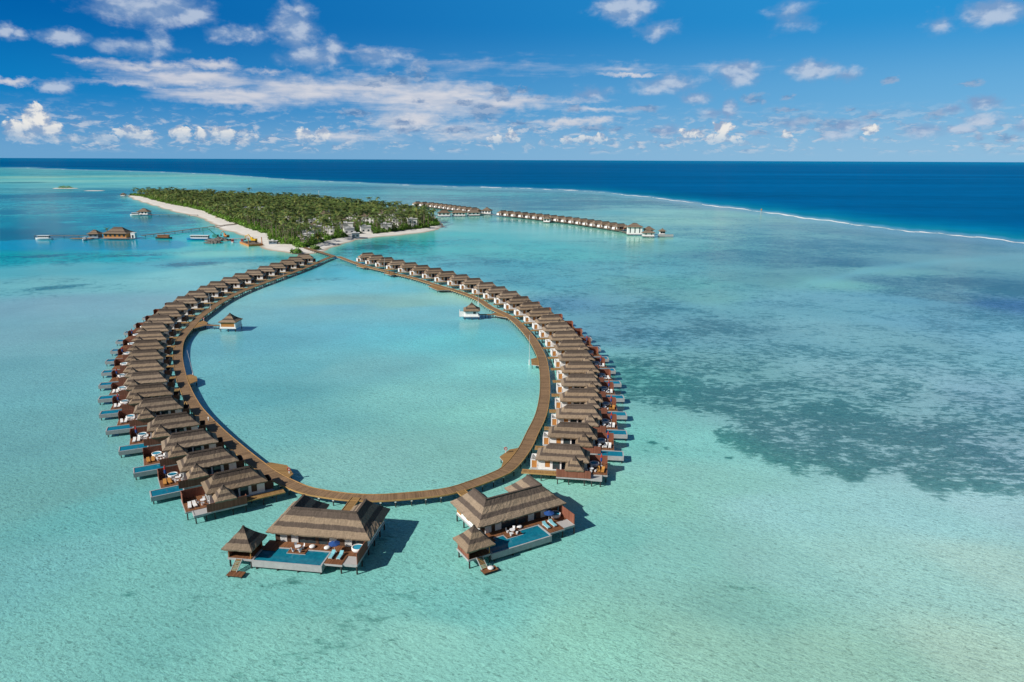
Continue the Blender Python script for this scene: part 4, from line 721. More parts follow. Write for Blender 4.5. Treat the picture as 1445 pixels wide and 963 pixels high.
# white masts
for (x, y), h, dx, lab in (((-131.5, 302.9), 8.4, -.2, 'slender white mast beside the far left boardwalk'), ((-97.0, 206.3), 9.0, -1.0, 'leaning white mast at the small platform on the left boardwalk'), ((5.7, 222.5), 10.1, 0, 'tall white mast in the lagoon at the right platform'), ((-15.6, 320.8), 9.5, 0, 'white mast beside the right boardwalk beyond the pavilion'), ((-74.7, 412.5), 9.0, 0, 'white mast beside the far right boardwalk near the pergola'), ((-128.6, 395), 4, 0, 'short white mast at the far left boardwalk')):
    r = empty('channel_mast', (x, y, 0), 0, lab, 'mast'); m = MB(); m.tube((0, 0, -1.2), (0, 0, 1.8), .22, .2, 8); m.build('base', 'metalwhite', r)
    m = MB(); m.tube((0, 0, 1.8), (dx, 0, h), .07, .045, 6); m.build('pole', 'metalwhite', r)
for (x, y), lab in (((-46.3, 136.2), 'red lifebuoy on a white post at the near left platform'), ((-1.3, 147.4), 'red lifebuoy on a white post at the near right platform'), ((-124.4, 279.0), 'lifebuoy on a white post at the left pavilion landing')):
    r = empty('lifebuoy_post', (x, y, 1.55), 0, lab, 'lifebuoy post'); m = MB(); m.box(-.09, .09, -.09, .09, 0, 1.3); m.build('post', 'metalwhite', r)
    m = MB(); n = 14; q = 6
    ring = [[m.vert(((.32+.08*math.cos(b))*math.cos(a), -.14+.08*math.sin(b), 1.0+(.32+.08*math.cos(b))*math.sin(a))) for b in [2*math.pi*j/q for j in range(q)]] for a in [2*math.pi*i/n for i in range(n)]]
    for i in range(n):
        for j in range(q): m.face((ring[i][j], ring[(i+1) % n][j], ring[(i+1) % n][(j+1) % q], ring[i][(j+1) % q]))
    m.build('lifebuoy', 'redfab', r, smooth=True)

# ------------------------------------------------------------------ world: Nishita sky, low-sky tint and clouds
def lin1(c): c /= 255; return c/12.92 if c <= .04045 else ((c+.055)/1.055)**2.4
def lin3(c): return tuple(lin1(v) for v in c)
world = bpy.data.worlds.new('World'); scene.world = world; world.use_nodes = True
nt = NT(world.node_tree); bg = nt.n['Background']; bg.inputs['Strength'].default_value = .1
sky = nt.new('ShaderNodeTexSky', sky_type='NISHITA'); sky.sun_disc = False; sky.sun_elevation = SUN_EL; sky.sun_rotation = math.atan2(sun_dir.x, sun_dir.y)
sky.altitude = 60; sky.air_density = 1.0; sky.dust_density = .6; sky.ozone_density = 2.0
tc = nt.new('ShaderNodeTexCoord'); sp = nt.new('ShaderNodeSeparateXYZ'); nt.put(sp.inputs[0], tc.outputs['Generated'])
az = nt.math('MULTIPLY', nt.math('ARCTAN2', sp.outputs[0], sp.outputs[1]), 180/math.pi)
el = nt.math('MULTIPLY', nt.math('ARCSINE', sp.outputs[2]), 180/math.pi)
pv = nt.new('ShaderNodeCombineXYZ'); nt.put(pv.inputs[0], az); nt.put(pv.inputs[1], el); P = pv.outputs[0]
def K(c, s=10): return tuple(v*s for v in lin3(c))
fa = nt.smooth(az, -40, 42)
top = nt.mix(fa, K((0, 96, 170)), K((44, 148, 212)))
mid = nt.mix(fa, K((10, 126, 194)), K((110, 176, 220)))
low = nt.mix(fa, K((106, 162, 206)), K((144, 189, 220)))
g = nt.mix(nt.smooth(el, .2, 4.6), low, mid); g = nt.mix(nt.smooth(el, 3.4, 10.0), g, top)
back = nt.smooth(nt.math('ABSOLUTE', az), 60, 120)
skyc = nt.mix(nt.math('MAXIMUM', nt.smooth(el, 14, 34), back), g, nt.mix(1.0, sky.outputs[0], (.44, .44, .46), 'MULTIPLY'))
def blobs(lst, vec):
    acc = None
    for a, e, ra, re_, s in lst:
        v = nt.vm('MULTIPLY_ADD', vec, (1/ra, 1/re_, 0), (-a/ra, -e/re_, 0))
        L = nt.vm('LENGTH', v)
        m = nt.math('MULTIPLY_ADD', L, -s, s)
        acc = m if acc is None else nt.math('MAXIMUM', acc, m)
    return acc
def cv(sx, sy, ox=0, oy=0, oz=0): return nt.vm('MULTIPLY_ADD', P, (sx, sy, 0), (ox, oy, oz))
warp = nt.noise(cv(.9, 1.3), 1.0, 5, .6, out='Color'); Pw = nt.vm('ADD', P, nt.vm('MULTIPLY', nt.vm('SUBTRACT', warp, (.5, .5, .5)), (2.2, 1.2, 0)))
warp2 = nt.noise(cv(2.2, 3.0, 7, 3), 1.0, 4, .6, out='Color'); Pw2 = nt.vm('ADD', P, nt.vm('MULTIPLY', nt.vm('SUBTRACT', warp2, (.5, .5, .5)), (.9, .6, 0)))
# cirrus sheets
nci = nt.noise(cv(.14, 1.5, 3, 9), 1.0, 8, .60, .5); nci2 = nt.noise(cv(.5, 2.2, 30, 9), 1.0, 7, .55, .3)
dc = nt.math('ADD', blobs(CLOUDS['cirrus'], Pw), nt.math('MULTIPLY', nt.math('SUBTRACT', nt.math('ADD', nt.math('MULTIPLY', nci, .65), nt.math('MULTIPLY', nci2, .35)), .5), 1.7))
ac = nt.math('MULTIPLY', nt.smooth(dc, -.30, .85), .86)
cc = nt.mix(nt.smooth(nci2, .3, .7), K((196, 202, 216)), K((222, 220, 224)))
c = nt.mix(ac, skyc, cc)
# bank of small clouds close to the horizon
nb = nt.noise(cv(.85, 2.4, 11, 5), 1.0, 8, .62, .4); nbig = nt.noise(cv(.12, .5, 4, 8), 1.0, 3, .5)
hz = nt.math('MULTIPLY', nt.smooth(el, .25, 1.0), nt.smooth(el, 1.6, 4.3, 1, 0))
ab = nt.math('MULTIPLY', nt.smooth(nt.math('ADD', nb, nt.math('MULTIPLY', nt.math('SUBTRACT', nbig, .5), .5)), .47, .68), nt.math('MULTIPLY', hz, .80))
nb2 = nt.noise(cv(.85, 2.4, 11.3, 4.6), 1.0, 8, .62, .4)
cb = nt.mix(nt.smooth(nt.math('SUBTRACT', nb, nb2), -.06, .08), K((122, 152, 190)), K((196, 205, 218)))
c = nt.mix(ab, c, cb)
# grey flakes
ng = nt.noise(cv(.9, 2.0, 50, 2), 1.0, 8, .62, .5)
dg = nt.math('ADD', blobs(CLOUDS['grey'], Pw2), nt.math('MULTIPLY', nt.math('SUBTRACT', ng, .5), 1.7))
ag = nt.math('MULTIPLY', nt.smooth(dg, -.18, .5), .80)
ng2 = nt.noise(cv(.9, 2.0, 50.25, 1.4), 1.0, 8, .62, .5)
gcol = nt.mix(nt.smooth(nt.math('SUBTRACT', ng, ng2), -.1, .12), nt.mix(fa, K((82, 126, 176)), K((110, 150, 192))), K((150, 172, 202)))
c = nt.mix(ag, c, gcol)
# soft mid-size cumulus
nsf = nt.noise(cv(.5, .85, 20, 14), 1.0, 8, .54, .2); nsf2 = nt.noise(cv(.5, .85, 20.3, 13.5), 1.0, 8, .54, .2)
ds = nt.math('ADD', blobs(CLOUDS['soft'], Pw2), nt.math('MULTIPLY', nt.math('SUBTRACT', nsf, .5), 1.55))
as_ = nt.math('MULTIPLY', nt.smooth(ds, -.34, .62), .82)
ls = nt.math('ADD', nt.math('MULTIPLY', nt.math('SUBTRACT', nsf, nsf2), 3.0), nt.math('MULTIPLY', ds, .45))
sc_ = nt.mix(nt.smooth(ls, -.15, .75), K((128, 158, 198)), K((190, 203, 222)))
c = nt.mix(as_, c, sc_)
# bright towering cumulus
ncu = nt.noise(cv(1.1, 1.4, 60, 24), 1.0, 10, .60, .35); ncu2 = nt.noise(cv(1.1, 1.4, 60.5, 23.5), 1.0, 10, .60, .35)
du = nt.math('ADD', blobs(CLOUDS['cumulus'], Pw2), nt.math('MULTIPLY', nt.math('SUBTRACT', ncu, .5), 1.9))
au = nt.math('MULTIPLY', nt.smooth(du, -.08, .2), nt.smooth(el, 1.0, 2.3, .25, .97))
lu = nt.math('ADD', nt.math('MULTIPLY', nt.math('SUBTRACT', ncu, ncu2), 2.6), nt.math('MULTIPLY', du, .35))
cu = nt.mix(nt.smooth(lu, -.25, .5), K((146, 168, 198)), K((236, 234, 230)))
c = nt.mix(au, c, cu)
nt.put(bg.inputs['Color'], c)

# ------------------------------------------------------------------ the sea: one sheet to the horizon, colour laid out in world metres
def polar(x, y): return np.degrees(np.arctan2(x, y)), np.hypot(x, y)
thf = np.concatenate([np.linspace(-180, -62, 40, endpoint=False), np.arange(-62, 62, .22), np.linspace(62, 180, 40)])
rad = np.concatenate([[0.5, 20, 40], np.exp(np.linspace(math.log(60), math.log(5200), 760)), np.exp(np.linspace(math.log(5600), math.log(260000), 26))])
TH, RR = np.meshgrid(thf, rad); nR, nT = TH.shape
XX = (RR*np.sin(np.radians(TH))).ravel(); YY = (RR*np.cos(np.radians(TH))).ravel()
def seg_dist(px, py, poly, closed=True):
    d = np.full(px.shape, 1e9); n = len(poly)
    for i in range(n if closed else n-1):
        ax, ay = poly[i]; bx, by = poly[(i+1) % n]; vx, vy = bx-ax, by-ay; L = vx*vx+vy*vy
        u = np.clip(((px-ax)*vx+(py-ay)*vy)/L, 0, 1); d = np.minimum(d, np.hypot(px-ax-u*vx, py-ay-u*vy))
    return d
def field(ctrl, ncol, power=3.2, ay=6.0):
    """inverse-distance field in (bearing, log distance)"""
    cw = np.array(ctrl); ct, cr = polar(cw[:, 0], cw[:, 1]); cl = np.log(np.maximum(cr, 1))
    t = TH.ravel(); l = np.log(np.maximum(RR.ravel(), 1)); out = np.zeros((t.size, ncol)); W = np.zeros(t.size)
    for k in range(len(cw)):
        d2 = ((t-ct[k])/14.0)**2+((l-cl[k])*ay)**2+1e-4
        w = d2**(-power/2*1.15); W += w; out += w[:, None]*cw[k, 2:2+ncol]
    return out/W[:, None]
Wl = [[w[0], w[1], *w[2:5]] for w in WATER]
# clear-water displayed colour; fewer points matter far away, so depth ratio is widened there
colr = field(Wl, 3); grs = field(GRASS, 1)[:, 0]
t = TH.ravel(); rr = RR.ravel()
rt = np.array([a for a, b in REEF]); rd = np.array([b for a, b in REEF])
rt = np.concatenate([[-75, -60], rt, [45, 60, 80]]); rd = np.concatenate([[16000, 12000], rd, [rd[-1]*.80, rd[-1]*.62, rd[-1]*.55]])
rd_ = np.interp(t, rt, rd, left=2e4, right=rd[-1])
wob = 1+.006*np.sin(t*1.9)+.004*np.sin(t*5.3+1)
rel = rr/(rd_*wob)
def sst(x, a, b): u = np.clip((x-a)/(b-a), 0, 1); return u*u*(3-2*u)
side = sst(t, -5, 25)
near_o = np.array(lin3((0, 122, 174)))*side[:, None]+np.array(lin3((0, 100, 154)))*(1-side)[:, None]
far_o = np.array(lin3((0, 94, 156)))*side[:, None]+np.array(lin3((0, 86, 144)))*(1-side)[:, None]
vfar = np.array(lin3((0, 120, 178)))*side[:, None]+np.array(lin3((0, 104, 160)))*(1-side)[:, None]
k1 = sst(rel, 1.0, 1.35)[:, None]; k2 = sst(np.log(rr), 9.0, 10.8)[:, None]
oc = near_o*(1-k1)+far_o*k1; oc = oc*(1-k2)+vfar*k2
ed = (sst(rel, .995, 1.04)*(1-.0))[:, None]
flat = np.array(lin3((104, 150, 176)))
kf = (np.exp(-((rel-.97)/.045)**2)*.55)[:, None]
colr = colr*(1-kf)+flat*kf
turq = np.array(lin3((20, 130, 168)))
ko = (np.exp(-((rel-1.05)/.06)**2)*.75*side)[:, None]
oc = oc*(1-ko)+turq*ko
colr = colr*(1-ed)+oc*ed
grs = grs*(1-sst(rel, .9, .97))
# sharp southern rim of the weed bed
ga = np.array([a for a, b in GRASSEDGE]); gr_ = np.array([b for a, b in GRASSEDGE])
ge = np.interp(t, ga, gr_, left=gr_[0], right=gr_[-1])*(1+.009*np.sin(t*1.3)+.006*np.sin(t*3.1+1))
ins = sst(t, ga[0]-1, ga[0]+9)
k = sst(rr/ge, .952, 1.035)
grs = np.minimum(grs*(1-ins)+grs*ins*k, .92)
cut = sst(t, ga[0]-3, ga[0]+1)*(1-sst(rr/ge, .955, .975)); grs = grs*(1-cut)+np.minimum(grs, .11)*cut
bt = np.array([b_[0] for b_ in BAND]); br_ = np.array([b_[1] for b_ in BAND]); bc = np.interp(t, bt, br_)
kb = np.exp(-((rr/bc-1)/.035)**2)*sst(t, bt[0]-1.5, bt[0]+2.5)*(.8-.35*sst(t, 27, 36)); grs = grs*(1-.85*kb)
colr = colr*(1-.6*kb[:, None])+np.array(lin3((118, 182, 192)))*.6*kb[:, None]
for st_, sl_, dt_, dl_, am_ in STREAKS:
    grs = np.maximum(grs, min(1.25, am_*1.7)*np.exp(-((t-st_)/dt_)**2-((np.log(np.maximum(rr, 1))-sl_)/dl_)**2))
mc_ = (t < -15) & (rr < 800) & (rr > 350)
dch = np.full(t.shape, 999.0); xq, yq = XX[mc_], YY[mc_]; dq = seg_dist(xq, yq, CHANNEL); iq = np.zeros(xq.shape, bool); j = len(CHANNEL)-1
for i in range(len(CHANNEL)):
    xi, yi = CHANNEL[i]; xj, yj = CHANNEL[j]; iq ^= ((yi > yq) != (yj > yq)) & (xq < (xj-xi)*(yq-yi)/((yj-yi) if yj != yi else 1e-9)+xi); j = i
dch[mc_] = np.where(iq, -dq, dq); dch += 2.5*np.sin(t*3.3)+1.5*np.sin(t*9)
kc = 1-sst(dch, -5, 3); colr = colr*(1-kc[:, None])+np.array((.0, .30, .47))*kc[:, None]; grs = grs*(1-kc)
foam = np.exp(-((rel-1.0)/(.0060+.004*np.sin(t*3.1)**2))**2)*(.60+.55*sst(t, -6, 8))
# sandy rim round the island and islets
ISLAND = [(-700, 1312), (-691, 1296), (-629, 1194), (-563, 1098), (-488, 992), (-433, 914), (-396, 866), (-367, 830), (-330, 775), (-290, 700), (-264, 660), (-232, 619), (-193, 543), (-175, 518), (-158, 501), (-150, 497), (-143, 500), (-139, 506), (-138.5, 530), (-136, 557), (-131, 591), (-120, 609), (-103, 625), (-85.5, 651), (-75, 672), (-68, 714), (-78, 765), (-95, 850), (-150, 925), (-215, 1015), (-290, 1100), (-400, 1165), (-480, 1220), (-580, 1290), (-650, 1330)]
m_ = (rr < 1700) & (t < 0)
di = np.full(t.shape, 1e9); di[m_] = seg_dist(XX[m_], YY[m_], ISLAND)
ks = (np.exp(-(di/(9))**1.3)*.75)[:, None]; colr = colr*(1-ks)+np.array(lin3((150, 205, 196)))*ks; grs = grs*(1-np.exp(-(di/12)**2))
near = 1-sst(np.log(rr), math.log(150), math.log(900))
sea = bpy.data.meshes.new('sea')
idx = np.arange(nR*nT).reshape(nR, nT); a_, b_, c_, d_ = idx[:-1, :-1], idx[:-1, 1:], idx[1:, 1:], idx[1:, :-1]
quads = np.stack([a_, d_, c_, b_], -1).reshape(-1, 4)
sea.vertices.add(nR*nT); sea.vertices.foreach_set('co', np.stack([XX, YY, np.zeros_like(XX)], 1).astype(np.float32).ravel())
sea.loops.add(quads.size); sea.loops.foreach_set('vertex_index', quads[:, ::-1].astype(np.int32).ravel())
sea.polygons.add(len(quads)); sea.polygons.foreach_set('loop_start', np.arange(0, quads.size, 4, dtype=np.int32))
sea.update(calc_edges=True)
def fattr(me, name, arr):
    at = me.attributes.new(name, 'FLOAT_VECTOR', 'POINT'); at.data.foreach_set('vector', np.ascontiguousarray(arr, dtype=np.float32).ravel())
fattr(sea, 'shallow', colr); fattr(sea, 'cover', np.stack([grs, foam, near], 1))
oc_mask = sst(rel, .99, 1.06); fattr(sea, 'zone', np.stack([oc_mask, sst(np.log(rr), 5.5, 8.0), di.clip(0, 100)/100], 1))
def seamat():
    m, nt, b = mat('sea_water')
    geo = nt.new('ShaderNodeNewGeometry'); P = geo.outputs['Position']
    base = nt.attr('shallow'); cov = nt.new('ShaderNodeSeparateXYZ'); nt.put(cov.inputs[0], nt.attr('cover')); gr, fo, ne = cov.outputs
    zn = nt.new('ShaderNodeSeparateXYZ'); nt.put(zn.inputs[0], nt.attr('zone')); oce, far, dis = zn.outputs
    # net of sunlight on the sand, painted into the water's base colour
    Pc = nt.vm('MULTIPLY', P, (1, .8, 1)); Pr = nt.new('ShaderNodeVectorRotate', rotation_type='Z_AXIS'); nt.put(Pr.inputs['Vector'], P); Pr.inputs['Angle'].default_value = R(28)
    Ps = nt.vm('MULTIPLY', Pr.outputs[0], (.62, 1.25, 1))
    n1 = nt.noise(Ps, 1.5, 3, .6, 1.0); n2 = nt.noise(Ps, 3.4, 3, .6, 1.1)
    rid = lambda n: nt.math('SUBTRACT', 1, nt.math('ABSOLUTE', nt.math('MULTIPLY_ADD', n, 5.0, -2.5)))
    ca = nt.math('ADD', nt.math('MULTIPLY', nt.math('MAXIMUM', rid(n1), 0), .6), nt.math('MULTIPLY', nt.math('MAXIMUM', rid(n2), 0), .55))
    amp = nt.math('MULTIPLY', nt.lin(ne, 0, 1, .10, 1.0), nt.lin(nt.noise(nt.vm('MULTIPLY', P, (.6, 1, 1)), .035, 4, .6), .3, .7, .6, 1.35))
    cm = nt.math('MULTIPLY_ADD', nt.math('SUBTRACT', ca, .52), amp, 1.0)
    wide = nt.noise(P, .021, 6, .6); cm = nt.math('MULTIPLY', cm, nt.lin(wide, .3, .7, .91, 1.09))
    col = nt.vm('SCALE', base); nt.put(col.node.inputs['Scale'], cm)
    # weed beds
    gA = nt.noise(nt.vm('MULTIPLY', P, (.8, 1.0, 1)), .045, 9, .70, .7); gB = nt.noise(nt.vm('MULTIPLY', P, (.6, 1.0, 1)), .36, 6, .68, .6); gD = nt.noise(nt.vm('MULTIPLY', P, (.42, 1.0, 1)), .95, 5, .68); gC = nt.noise(nt.vm('MULTIPLY', P, (.45, 1, 1)), .010, 5, .6, .4)
    nn = nt.math('ADD', nt.math('MULTIPLY', gA, .40), nt.math('ADD', nt.math('MULTIPLY', gB, .36), nt.math('MULTIPLY', gD, .38)))
    nn = nt.math('ADD', nt.math('MULTIPLY', nn, nt.lin(far, 0, 1, 1, .72)), nt.math('MULTIPLY', gC, nt.lin(far, 0, 1, 0, .28)))
    dv = nt.math('ADD', nt.math('MULTIPLY', nt.math('SUBTRACT', nn, nt.lin(far, 0, .6, .585, .528)), 8.5), nt.math('MULTIPLY_ADD', gr, 1.35, -.50))
    w = nt.math('MULTIPLY', nt.smooth(dv, -.18, .55), nt.smooth(gr, .02, .22))
    w = nt.math('MULTIPLY', w, nt.lin(gr, 0, .7, .45, 1))
    fine = nt.noise(P, .9, 4, .7)
    weedmul = nt.mix(nt.lin(gD, .3, .7), (.13, .27, .28), (.36, .52, .50)); weedmul = nt.mix(far, weedmul, nt.mix(.65, weedmul, (.20, .50, .64)))
    weed = nt.vm('MULTIPLY', col, weedmul); sc2 = nt.vm('SCALE', weed); nt.put(sc2.node.inputs['Scale'], nt.lin(fine, .3, .7, .85, 1.15))
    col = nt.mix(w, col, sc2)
    # breaking surf on the reef, long swell streaks beyond
    fn = nt.noise(nt.vm('MULTIPLY', P, (1, .35, 1)), .022, 7, .62); fm = nt.math('MULTIPLY', nt.smooth(nt.math('ADD', fo, nt.math('MULTIPLY', nt.math('SUBTRACT', fn, .5), 4.0)), .6, 1.0), nt.smooth(fo, .12, .3))
    sw = nt.noise(nt.vm('MULTIPLY', P, (.12, 1, 1)), .004, 6, .6, .3)
    sl_ = nt.noise(nt.vm('MULTIPLY', P, (.05, 1, 1)), .0022, 5, .55, .5); ocm = nt.math('ADD', nt.math('MULTIPLY_ADD', nt.math('MULTIPLY', nt.math('SUBTRACT', sw, .5), oce), 1.0, 1.0), nt.math('MULTIPLY', nt.smooth(sl_, .60, .70), nt.math('MULTIPLY', oce, .4)))
    s3 = nt.vm('SCALE', col); nt.put(s3.node.inputs['Scale'], ocm); col = s3
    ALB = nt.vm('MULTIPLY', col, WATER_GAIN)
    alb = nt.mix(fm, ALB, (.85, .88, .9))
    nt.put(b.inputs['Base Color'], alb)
    nt.put(b.inputs['IOR'], nt.math('MINIMUM', nt.lin(far, 0, 1, 1.30, 1.10), nt.lin(oce, 0, 1, 1.33, 1.004)))
    nt.put(b.inputs['Roughness'], nt.math('MAXIMUM', nt.lin(far, 0, 1, .09, .22), nt.math('MULTIPLY', fm, .9)))
    nt.put(b.inputs['Specular IOR Level'], nt.math('MULTIPLY', nt.lin(far, 0, 1, .36, .10), nt.lin(oce, 0, 1, 1, .1)))
    w1 = nt.noise(Ps, 1.1, 4, .55, .5); w2 = nt.noise(P, .16, 3, .5)
    bp = nt.new('ShaderNodeBump'); nt.put(bp.inputs['Strength'], nt.math('MULTIPLY', nt.lin(ne, 0, 1, .28, .6), nt.lin(far, 0, 1, 1, 0))); bp.inputs['Distance'].default_value = .22
    nt.put(bp.inputs['Height'], nt.math('ADD', w1, nt.math('MULTIPLY', w2, .6))); nt.put(b.inputs['Normal'], bp.outputs[0])
    return m
WATER_GAIN = (1.06, 1.04, .93)
sea.materials.append(seamat()); seao = bpy.data.objects.new('sea', sea); COL.objects.link(seao); tag(seao, 'turquoise lagoon and deep blue ocean beyond the reef', 'sea', kind='structure')

# ------------------------------------------------------------------ island sand
def inset(poly, d):
    n = len(poly); area = sum(poly[i][0]*poly[(i+1) % n][1]-poly[(i+1) % n][0]*poly[i][1] for i in range(n)); s = 1 if area > 0 else -1
    out = []
    for i in range(n):
        p0, p1, p2 = Vector(poly[i-1]), Vector(poly[i]), Vector(poly[(i+1) % n]); a = (p1-p0).normalized(); b = (p2-p1).normalized()
        t_ = (a+b).normalized(); nn = Vector((-t_.y, t_.x))*s; out.append(tuple(p1+nn*d))
    return out
def sandmat():
    m, nt, b = mat('coral_sand'); geo = nt.new('ShaderNodeNewGeometry'); P = geo.outputs['Position']; sp = nt.new('ShaderNodeSeparateXYZ'); nt.put(sp.inputs[0], P)
    n = nt.noise(P, .12, 6, .65); c = nt.mix(nt.lin(n, .3, .7), (.62, .59, .53), (.80, .775, .72))
    c = nt.mix(nt.smooth(sp.outputs[2], .02, .45), (.42, .36, .27), c); nt.put(b.inputs['Base Color'], c); b.inputs['Roughness'].default_value = .9; b.inputs['Specular IOR Level'].default_value = .1; return m
MT['sand'] = sandmat()
def dense(poly, step=12, jit=1.2):
    out = []; n = len(poly); rr_ = random.Random(3)
    for i in range(n):
        a, b = Vector(poly[i]), Vector(poly[(i+1) % n]); k = max(1, int((b-a).length/step))
        for j in range(k): p = a.lerp(b, j/k); out.append((p.x+rr_.uniform(-jit, jit), p.y+rr_.uniform(-jit, jit)))
    return out
def landmass(poly, zs, name, ins=(0, 6, 14), seed=0):
    bm = bmesh.new(); rings = []
    base = dense(poly)
    for d, z in zip(ins, zs):
        pp = base if d == 0 else inset(base, d); rings.append([bm.verts.new((x, y, z)) for x, y in pp])
    for A, B in zip(rings, rings[1:]):
        for k in range(len(A)): bm.faces.new((A[k], A[(k+1) % len(A)], B[(k+1) % len(A)], B[k]))
    f = bm.faces.new(rings[-1]); bmesh.ops.triangulate(bm, faces=[f])
    bmesh.ops.recalc_face_normals(bm, faces=bm.faces); me = bpy.data.meshes.new(name); bm.to_mesh(me); bm.free()
    if sum(p.normal.z for p in me.polygons) < 0: me.flip_normals()
    me.materials.append(MT['sand']); o = bpy.data.objects.new(name, me); COL.objects.link(o); return o
def height_land(poly, name, step=3.5, pad=10):
    xs_ = np.arange(min(p[0] for p in poly)-pad, max(p[0] for p in poly)+pad, step); ys_ = np.arange(min(p[1] for p in poly)-pad, max(p[1] for p in poly)+pad, step)
    gx, gy = np.meshgrid(xs_, ys_); f = gx.ravel(); g_ = gy.ravel(); d = seg_dist(f, g_, poly)
    ins_ = np.zeros(f.shape, bool); n = len(poly); j = n-1
    for i in range(n):
        xi, yi = poly[i]; xj, yj = poly[j]
        c_ = ((yi > g_) != (yj > g_)) & (f < (xj-xi)*(g_-yi)/((yj-yi) if yj != yi else 1e-9)+xi); ins_ ^= c_; j = i
    d = np.where(ins_, d, -d); d = d+1.3*np.sin(f*.13)+.9*np.sin(g_*.21+f*.05)
    z = np.where(d < 0, d*.05, 1.05*(1-np.exp(-np.maximum(d, 0)/7)))+np.where(d > 9, .12*np.sin(f*.31)*np.sin(g_*.27), 0)
    W_ = gx.shape[1]; keep = []
    for a in range(gx.shape[0]-1):
        for b in range(W_-1):
            q = (a*W_+b, a*W_+b+1, (a+1)*W_+b+1, (a+1)*W_+b)
            if max(d[k] for k in q) > -6: keep.append(q)
    me = bpy.data.meshes.new(name); me.from_pydata(np.stack([f, g_, z], 1).tolist(), [], keep)
    me.polygons.foreach_set('use_smooth', [True]*len(me.polygons)); me.materials.append(MT['sand']); me.update(); o = bpy.data.objects.new(name, me); COL.objects.link(o)
    bm = bmesh.new(); bm.from_mesh(me); bmesh.ops.delete(bm, geom=[v for v in bm.verts if not v.link_faces], context='VERTS'); bm.to_mesh(me); bm.free(); return o
tag(height_land(ISLAND, 'island_ground'), 'white coral sand of the palm covered island', 'beach', kind='structure')
def blobpoly(cx, cy, rx, ry, n=18, rot=0, seed=1):
    q = random.Random(seed); return [(cx+math.cos(a+rot)*0+rx*math.cos(a)*math.cos(rot)*q.uniform(.85, 1.1)-ry*math.sin(a)*math.sin(rot), cy+rx*math.cos(a)*math.sin(rot)+ry*math.sin(a)*math.cos(rot)*q.uniform(.85, 1.1)) for a in [2*math.pi*k/n for k in range(n)]]
tag(landmass(blobpoly(-985, 1592, 30, 20, seed=2), (-.2, .5, .9), 'sandbank', (0, 5, 9)), 'tiny sandbank carrying a green thicket, far left', 'sandbank', kind='structure')
tag(landmass(blobpoly(-857, 1484, 24, 17, seed=3), (-.2, .3, .6), 'sandbank', (0, 5, 9)), 'bare pale sandbank far off left of the island', 'sandbank', kind='structure')

# ------------------------------------------------------------------ vegetation
def leafmat(name, c1, c2, c3):
    m, nt, b = mat(name); t_ = nt.new('ShaderNodeSeparateXYZ'); nt.put(t_.inputs[0], nt.attr('tint')); info = nt.new('ShaderNodeObjectInfo')
    r_ = nt.math('FRACT', nt.math('ADD', t_.outputs[0], info.outputs['Random']))
    geo = nt.new('ShaderNodeNewGeometry'); n = nt.noise(geo.outputs['Position'], .02, 4, .6)
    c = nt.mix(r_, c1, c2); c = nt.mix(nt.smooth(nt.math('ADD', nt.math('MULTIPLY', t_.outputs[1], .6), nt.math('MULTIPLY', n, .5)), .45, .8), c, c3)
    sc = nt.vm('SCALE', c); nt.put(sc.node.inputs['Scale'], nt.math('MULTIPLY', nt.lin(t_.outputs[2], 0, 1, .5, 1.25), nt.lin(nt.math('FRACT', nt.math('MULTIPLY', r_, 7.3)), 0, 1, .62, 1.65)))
    nt.put(b.inputs['Base Color'], sc); b.inputs['Roughness'].default_value = .55; b.inputs['Specular IOR Level'].default_value = .25
    tr = nt.new('ShaderNodeBsdfTranslucent'); nt.put(tr.inputs['Color'], sc); mx = nt.new('ShaderNodeMixShader'); mx.inputs[0].default_value = .22
    nt.l.new(b.outputs[0], mx.inputs[1]); nt.l.new(tr.outputs[0], mx.inputs[2]); nt.l.new(mx.outputs[0], nt.n['Material Output'].inputs['Surface']); return m
MT['palm'] = leafmat('palm_fronds', (.058, .115, .03), (.11, .17, .042), (.20, .22, .06))
MT['bush'] = leafmat('broad_leaves', (.06, .15, .02), (.12, .24, .03), (.20, .31, .045))
MT['palmyellow'] = leafmat('yellowing_fronds', (.25, .22, .03), (.30, .24, .03), (.3, .25, .04))
def crown(seed, n=14, R0=3.4):
    q = random.Random(seed); V = []; Fc = []; T = []
    for k in range(n):
        a = 2*math.pi*k/n+q.uniform(-.25, .25); lift = q.uniform(-.15, 1.15); L = R0*q.uniform(.85, 1.1); tone = q.random()
        pts = []
        for j in range(6):
            t_ = j/5; hr = L*t_*math.cos(lift*.7*(1-t_)); z = L*(math.sin(lift)*t_-(.55+.35*(lift < .3))*t_*t_)*.8
            pts.append(Vector((hr*math.cos(a), hr*math.sin(a), z)))
        side_ = Vector((-math.sin(a), math.cos(a), 0))
        for j in range(5):
            p, p2 = pts[j], pts[j+1]; wl = .75*math.sin(math.pi*(j+.9)/6.2)+.12
            for s in (-1, 1):
                tip = p.lerp(p2, .9)+side_*s*wl+Vector((0, 0, -.32*wl-.05)); i = len(V)
                V += [p, p2, tip, p.lerp(p2, .3)+side_*s*wl*.8+Vector((0, 0, -.28*wl))]
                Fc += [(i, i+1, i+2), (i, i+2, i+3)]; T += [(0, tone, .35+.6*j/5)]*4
    return np.array(V), np.array(Fc), np.array(T)
CR = [crown(s) for s in range(8)]
